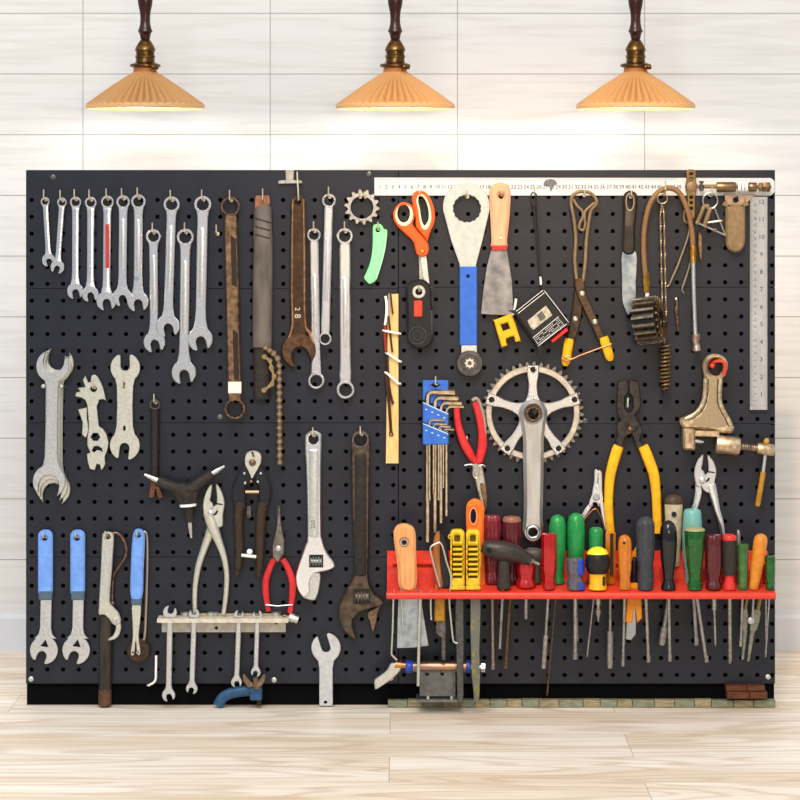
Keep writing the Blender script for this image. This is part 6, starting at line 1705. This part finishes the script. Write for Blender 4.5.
def holes(L_, lo, hi):
    """merge holes that touch so that the plate can be cut"""
    L2 = []
    for h in sorted(L_):
        x, d, rx, rd = h
        x0, x1, d0, d1 = x - rx, x + rx, d - rd, d + rd
        merged = True
        while merged:
            merged = False
            for m_ in L2:
                if x0 < m_[1] + .5 and x1 > m_[0] - .5 and d0 < m_[3] + .8 and d1 > m_[2] - .8:
                    x0, x1, d0, d1 = min(x0, m_[0]), max(x1, m_[1]), min(d0, m_[2]), max(d1, m_[3])
                    L2.remove(m_)
                    merged = True
                    break
        L2.append((x0, x1, max(d0, lo), min(d1, hi)))
    out = []
    for x0, x1, d0, d1 in L2:
        rx, rd = (x1 - x0) / 2, (d1 - d0) / 2
        out.append(circ((x0 + x1) / 2, (d0 + d1) / 2, rx, 16, rd) if rd < rx * 2.4 and rx * 1.6 < rd * 1.8 else rect(x0, d0, x1, d1))
    return out


g = G(); g.plate(rect(387, 31, 773, 92), 0.2, 2.2, holes(HOLES, 32.5, 90.5), 0, sax); t.p('lower_shelf', g, rack_red)
UHOLES += [(x, 15, 8.5, 7) for x in (401, 424, 447, 548, 582, 622)]
g = G(); g.plate(rect(387, 2, 773, 30.4), .2, 2, holes(UHOLES, 3.5, 29), 0, sax); t.p('upper_shelf', g, rack_red)
g = G(); g.box(387, 556, 773, 586, .6, 2.6, .3); t.p('back_plate', g, rack_red)
g = G(); g.box(387, 574, 773, 584.6, 29, 30.6, .3); t.p('riser', g, rack_red)
g = G(); g.tube([(386.6, 592.6, 92), (772.6, 592.6, 92)], [3.3, 3.3], 14, .55); t.p('front_lip', g, rack_red)

# ------------------------------------------------------------------ below the rack
t = T('hand_vise', 'small grey metal clamp stand with a copper-coloured tube and blue collars under the rack', 'clamp', 437, 705, 46)
q = 46
g = G(); g.lathe((395, 664.6, q), (416, 665.6, q), [(0, 1), (0, 4.2), (.3, 4.2), (.3, 3.2), (1, 3.2)], 16); t.p('lever_boss', g, copper)
g = G(); g.tube([(412, 666.6, q), (452, 666.6, q), (470, 667, q)], [5.6, 5.6, 5.4], 20); t.p('tube', g, M('copper_grey_tube', 'a88468', .35, .9, '77706a', 20, (1, 1, 3)))
for x0, x1 in ((405.6, 413), (466, 470.6)):
    g = G(); g.lathe((x0, 666.4, q), (x1, 666.6, q), [(0, 2), (0, 5.8), (.15, 6.6), (.85, 6.6), (1, 5.8), (1, 2)], 20); t.p('blue_collar', g, navy)
g = G(); g.lathe((470, 667, q), (485, 667.4, q), [(0, 2.4), (.72, 2.4), (.74, 5), (1, 5), (1, .5)], 6); t.p('end_nut', g, satin)
g = G(); g.plate(sm([(391.6, 663), (400.6, 664.6), (400, 671), (390, 680), (377, 688.4), (375, 687.6), (374.6, 680), (381, 675), (387, 670)], 3), q - 5, q + 5, (), 1); t.p('lever', g, nickel)
g = G(); g.plate([(419.6, 671), (453, 671), (453, 695.4), (419.6, 695.4)], q + 6, q + 9, [circ(427, 673, 1.8, 12), circ(442, 673, 1.8, 12)], .4); t.p('face_plate', g, M('grey_plate', '6e6e6e', .42, .7, '565656', 40))
g = G(); g.plate(rect(419.6, q - 20, 455.6, q + 8), 670, 672, (), .3, xax); g.box(452.6, 668, 455.4, 697, q - 20, q + 9, .4); g.box(419.6, 671, 421.6, 696, q - 20, q + 7, .3); t.p('box_sides', g, grey_iron)
g = G(); g.plate(rect(416.6, q - 24, 462, q + 22), 697, 699.6, (), .4, xax); t.p('foot_plate', g, M('foot_grey', '8c8c8c', .4, .8, '5c5c5c', 50))
g = G()
for x in (428, 451.6):
    g.lathe((x, 694.8, q + 12), (x, 697.2, q + 12), [(0, .2), (0, 1.8), (1, 2)], 10)
t.p('foot_screw', g, nickel)
t = T('brown_wood_block', 'brown block of dark wood pieces on the ledge at the bottom right corner', 'wood block', 747, 698, 22)
for x0, x1, y0, y1 in ((727, 749, 691.6, 698.4), (749.4, 767, 691.6, 698.4), (726.4, 747, 686, 691.4), (747.4, 765, 686, 691.4)):
    g = G(); g.box(x0, y0, x1, y1, 2, 26 if y0 > 690 else 22, .6); t.p('block_piece', g, brownblock)
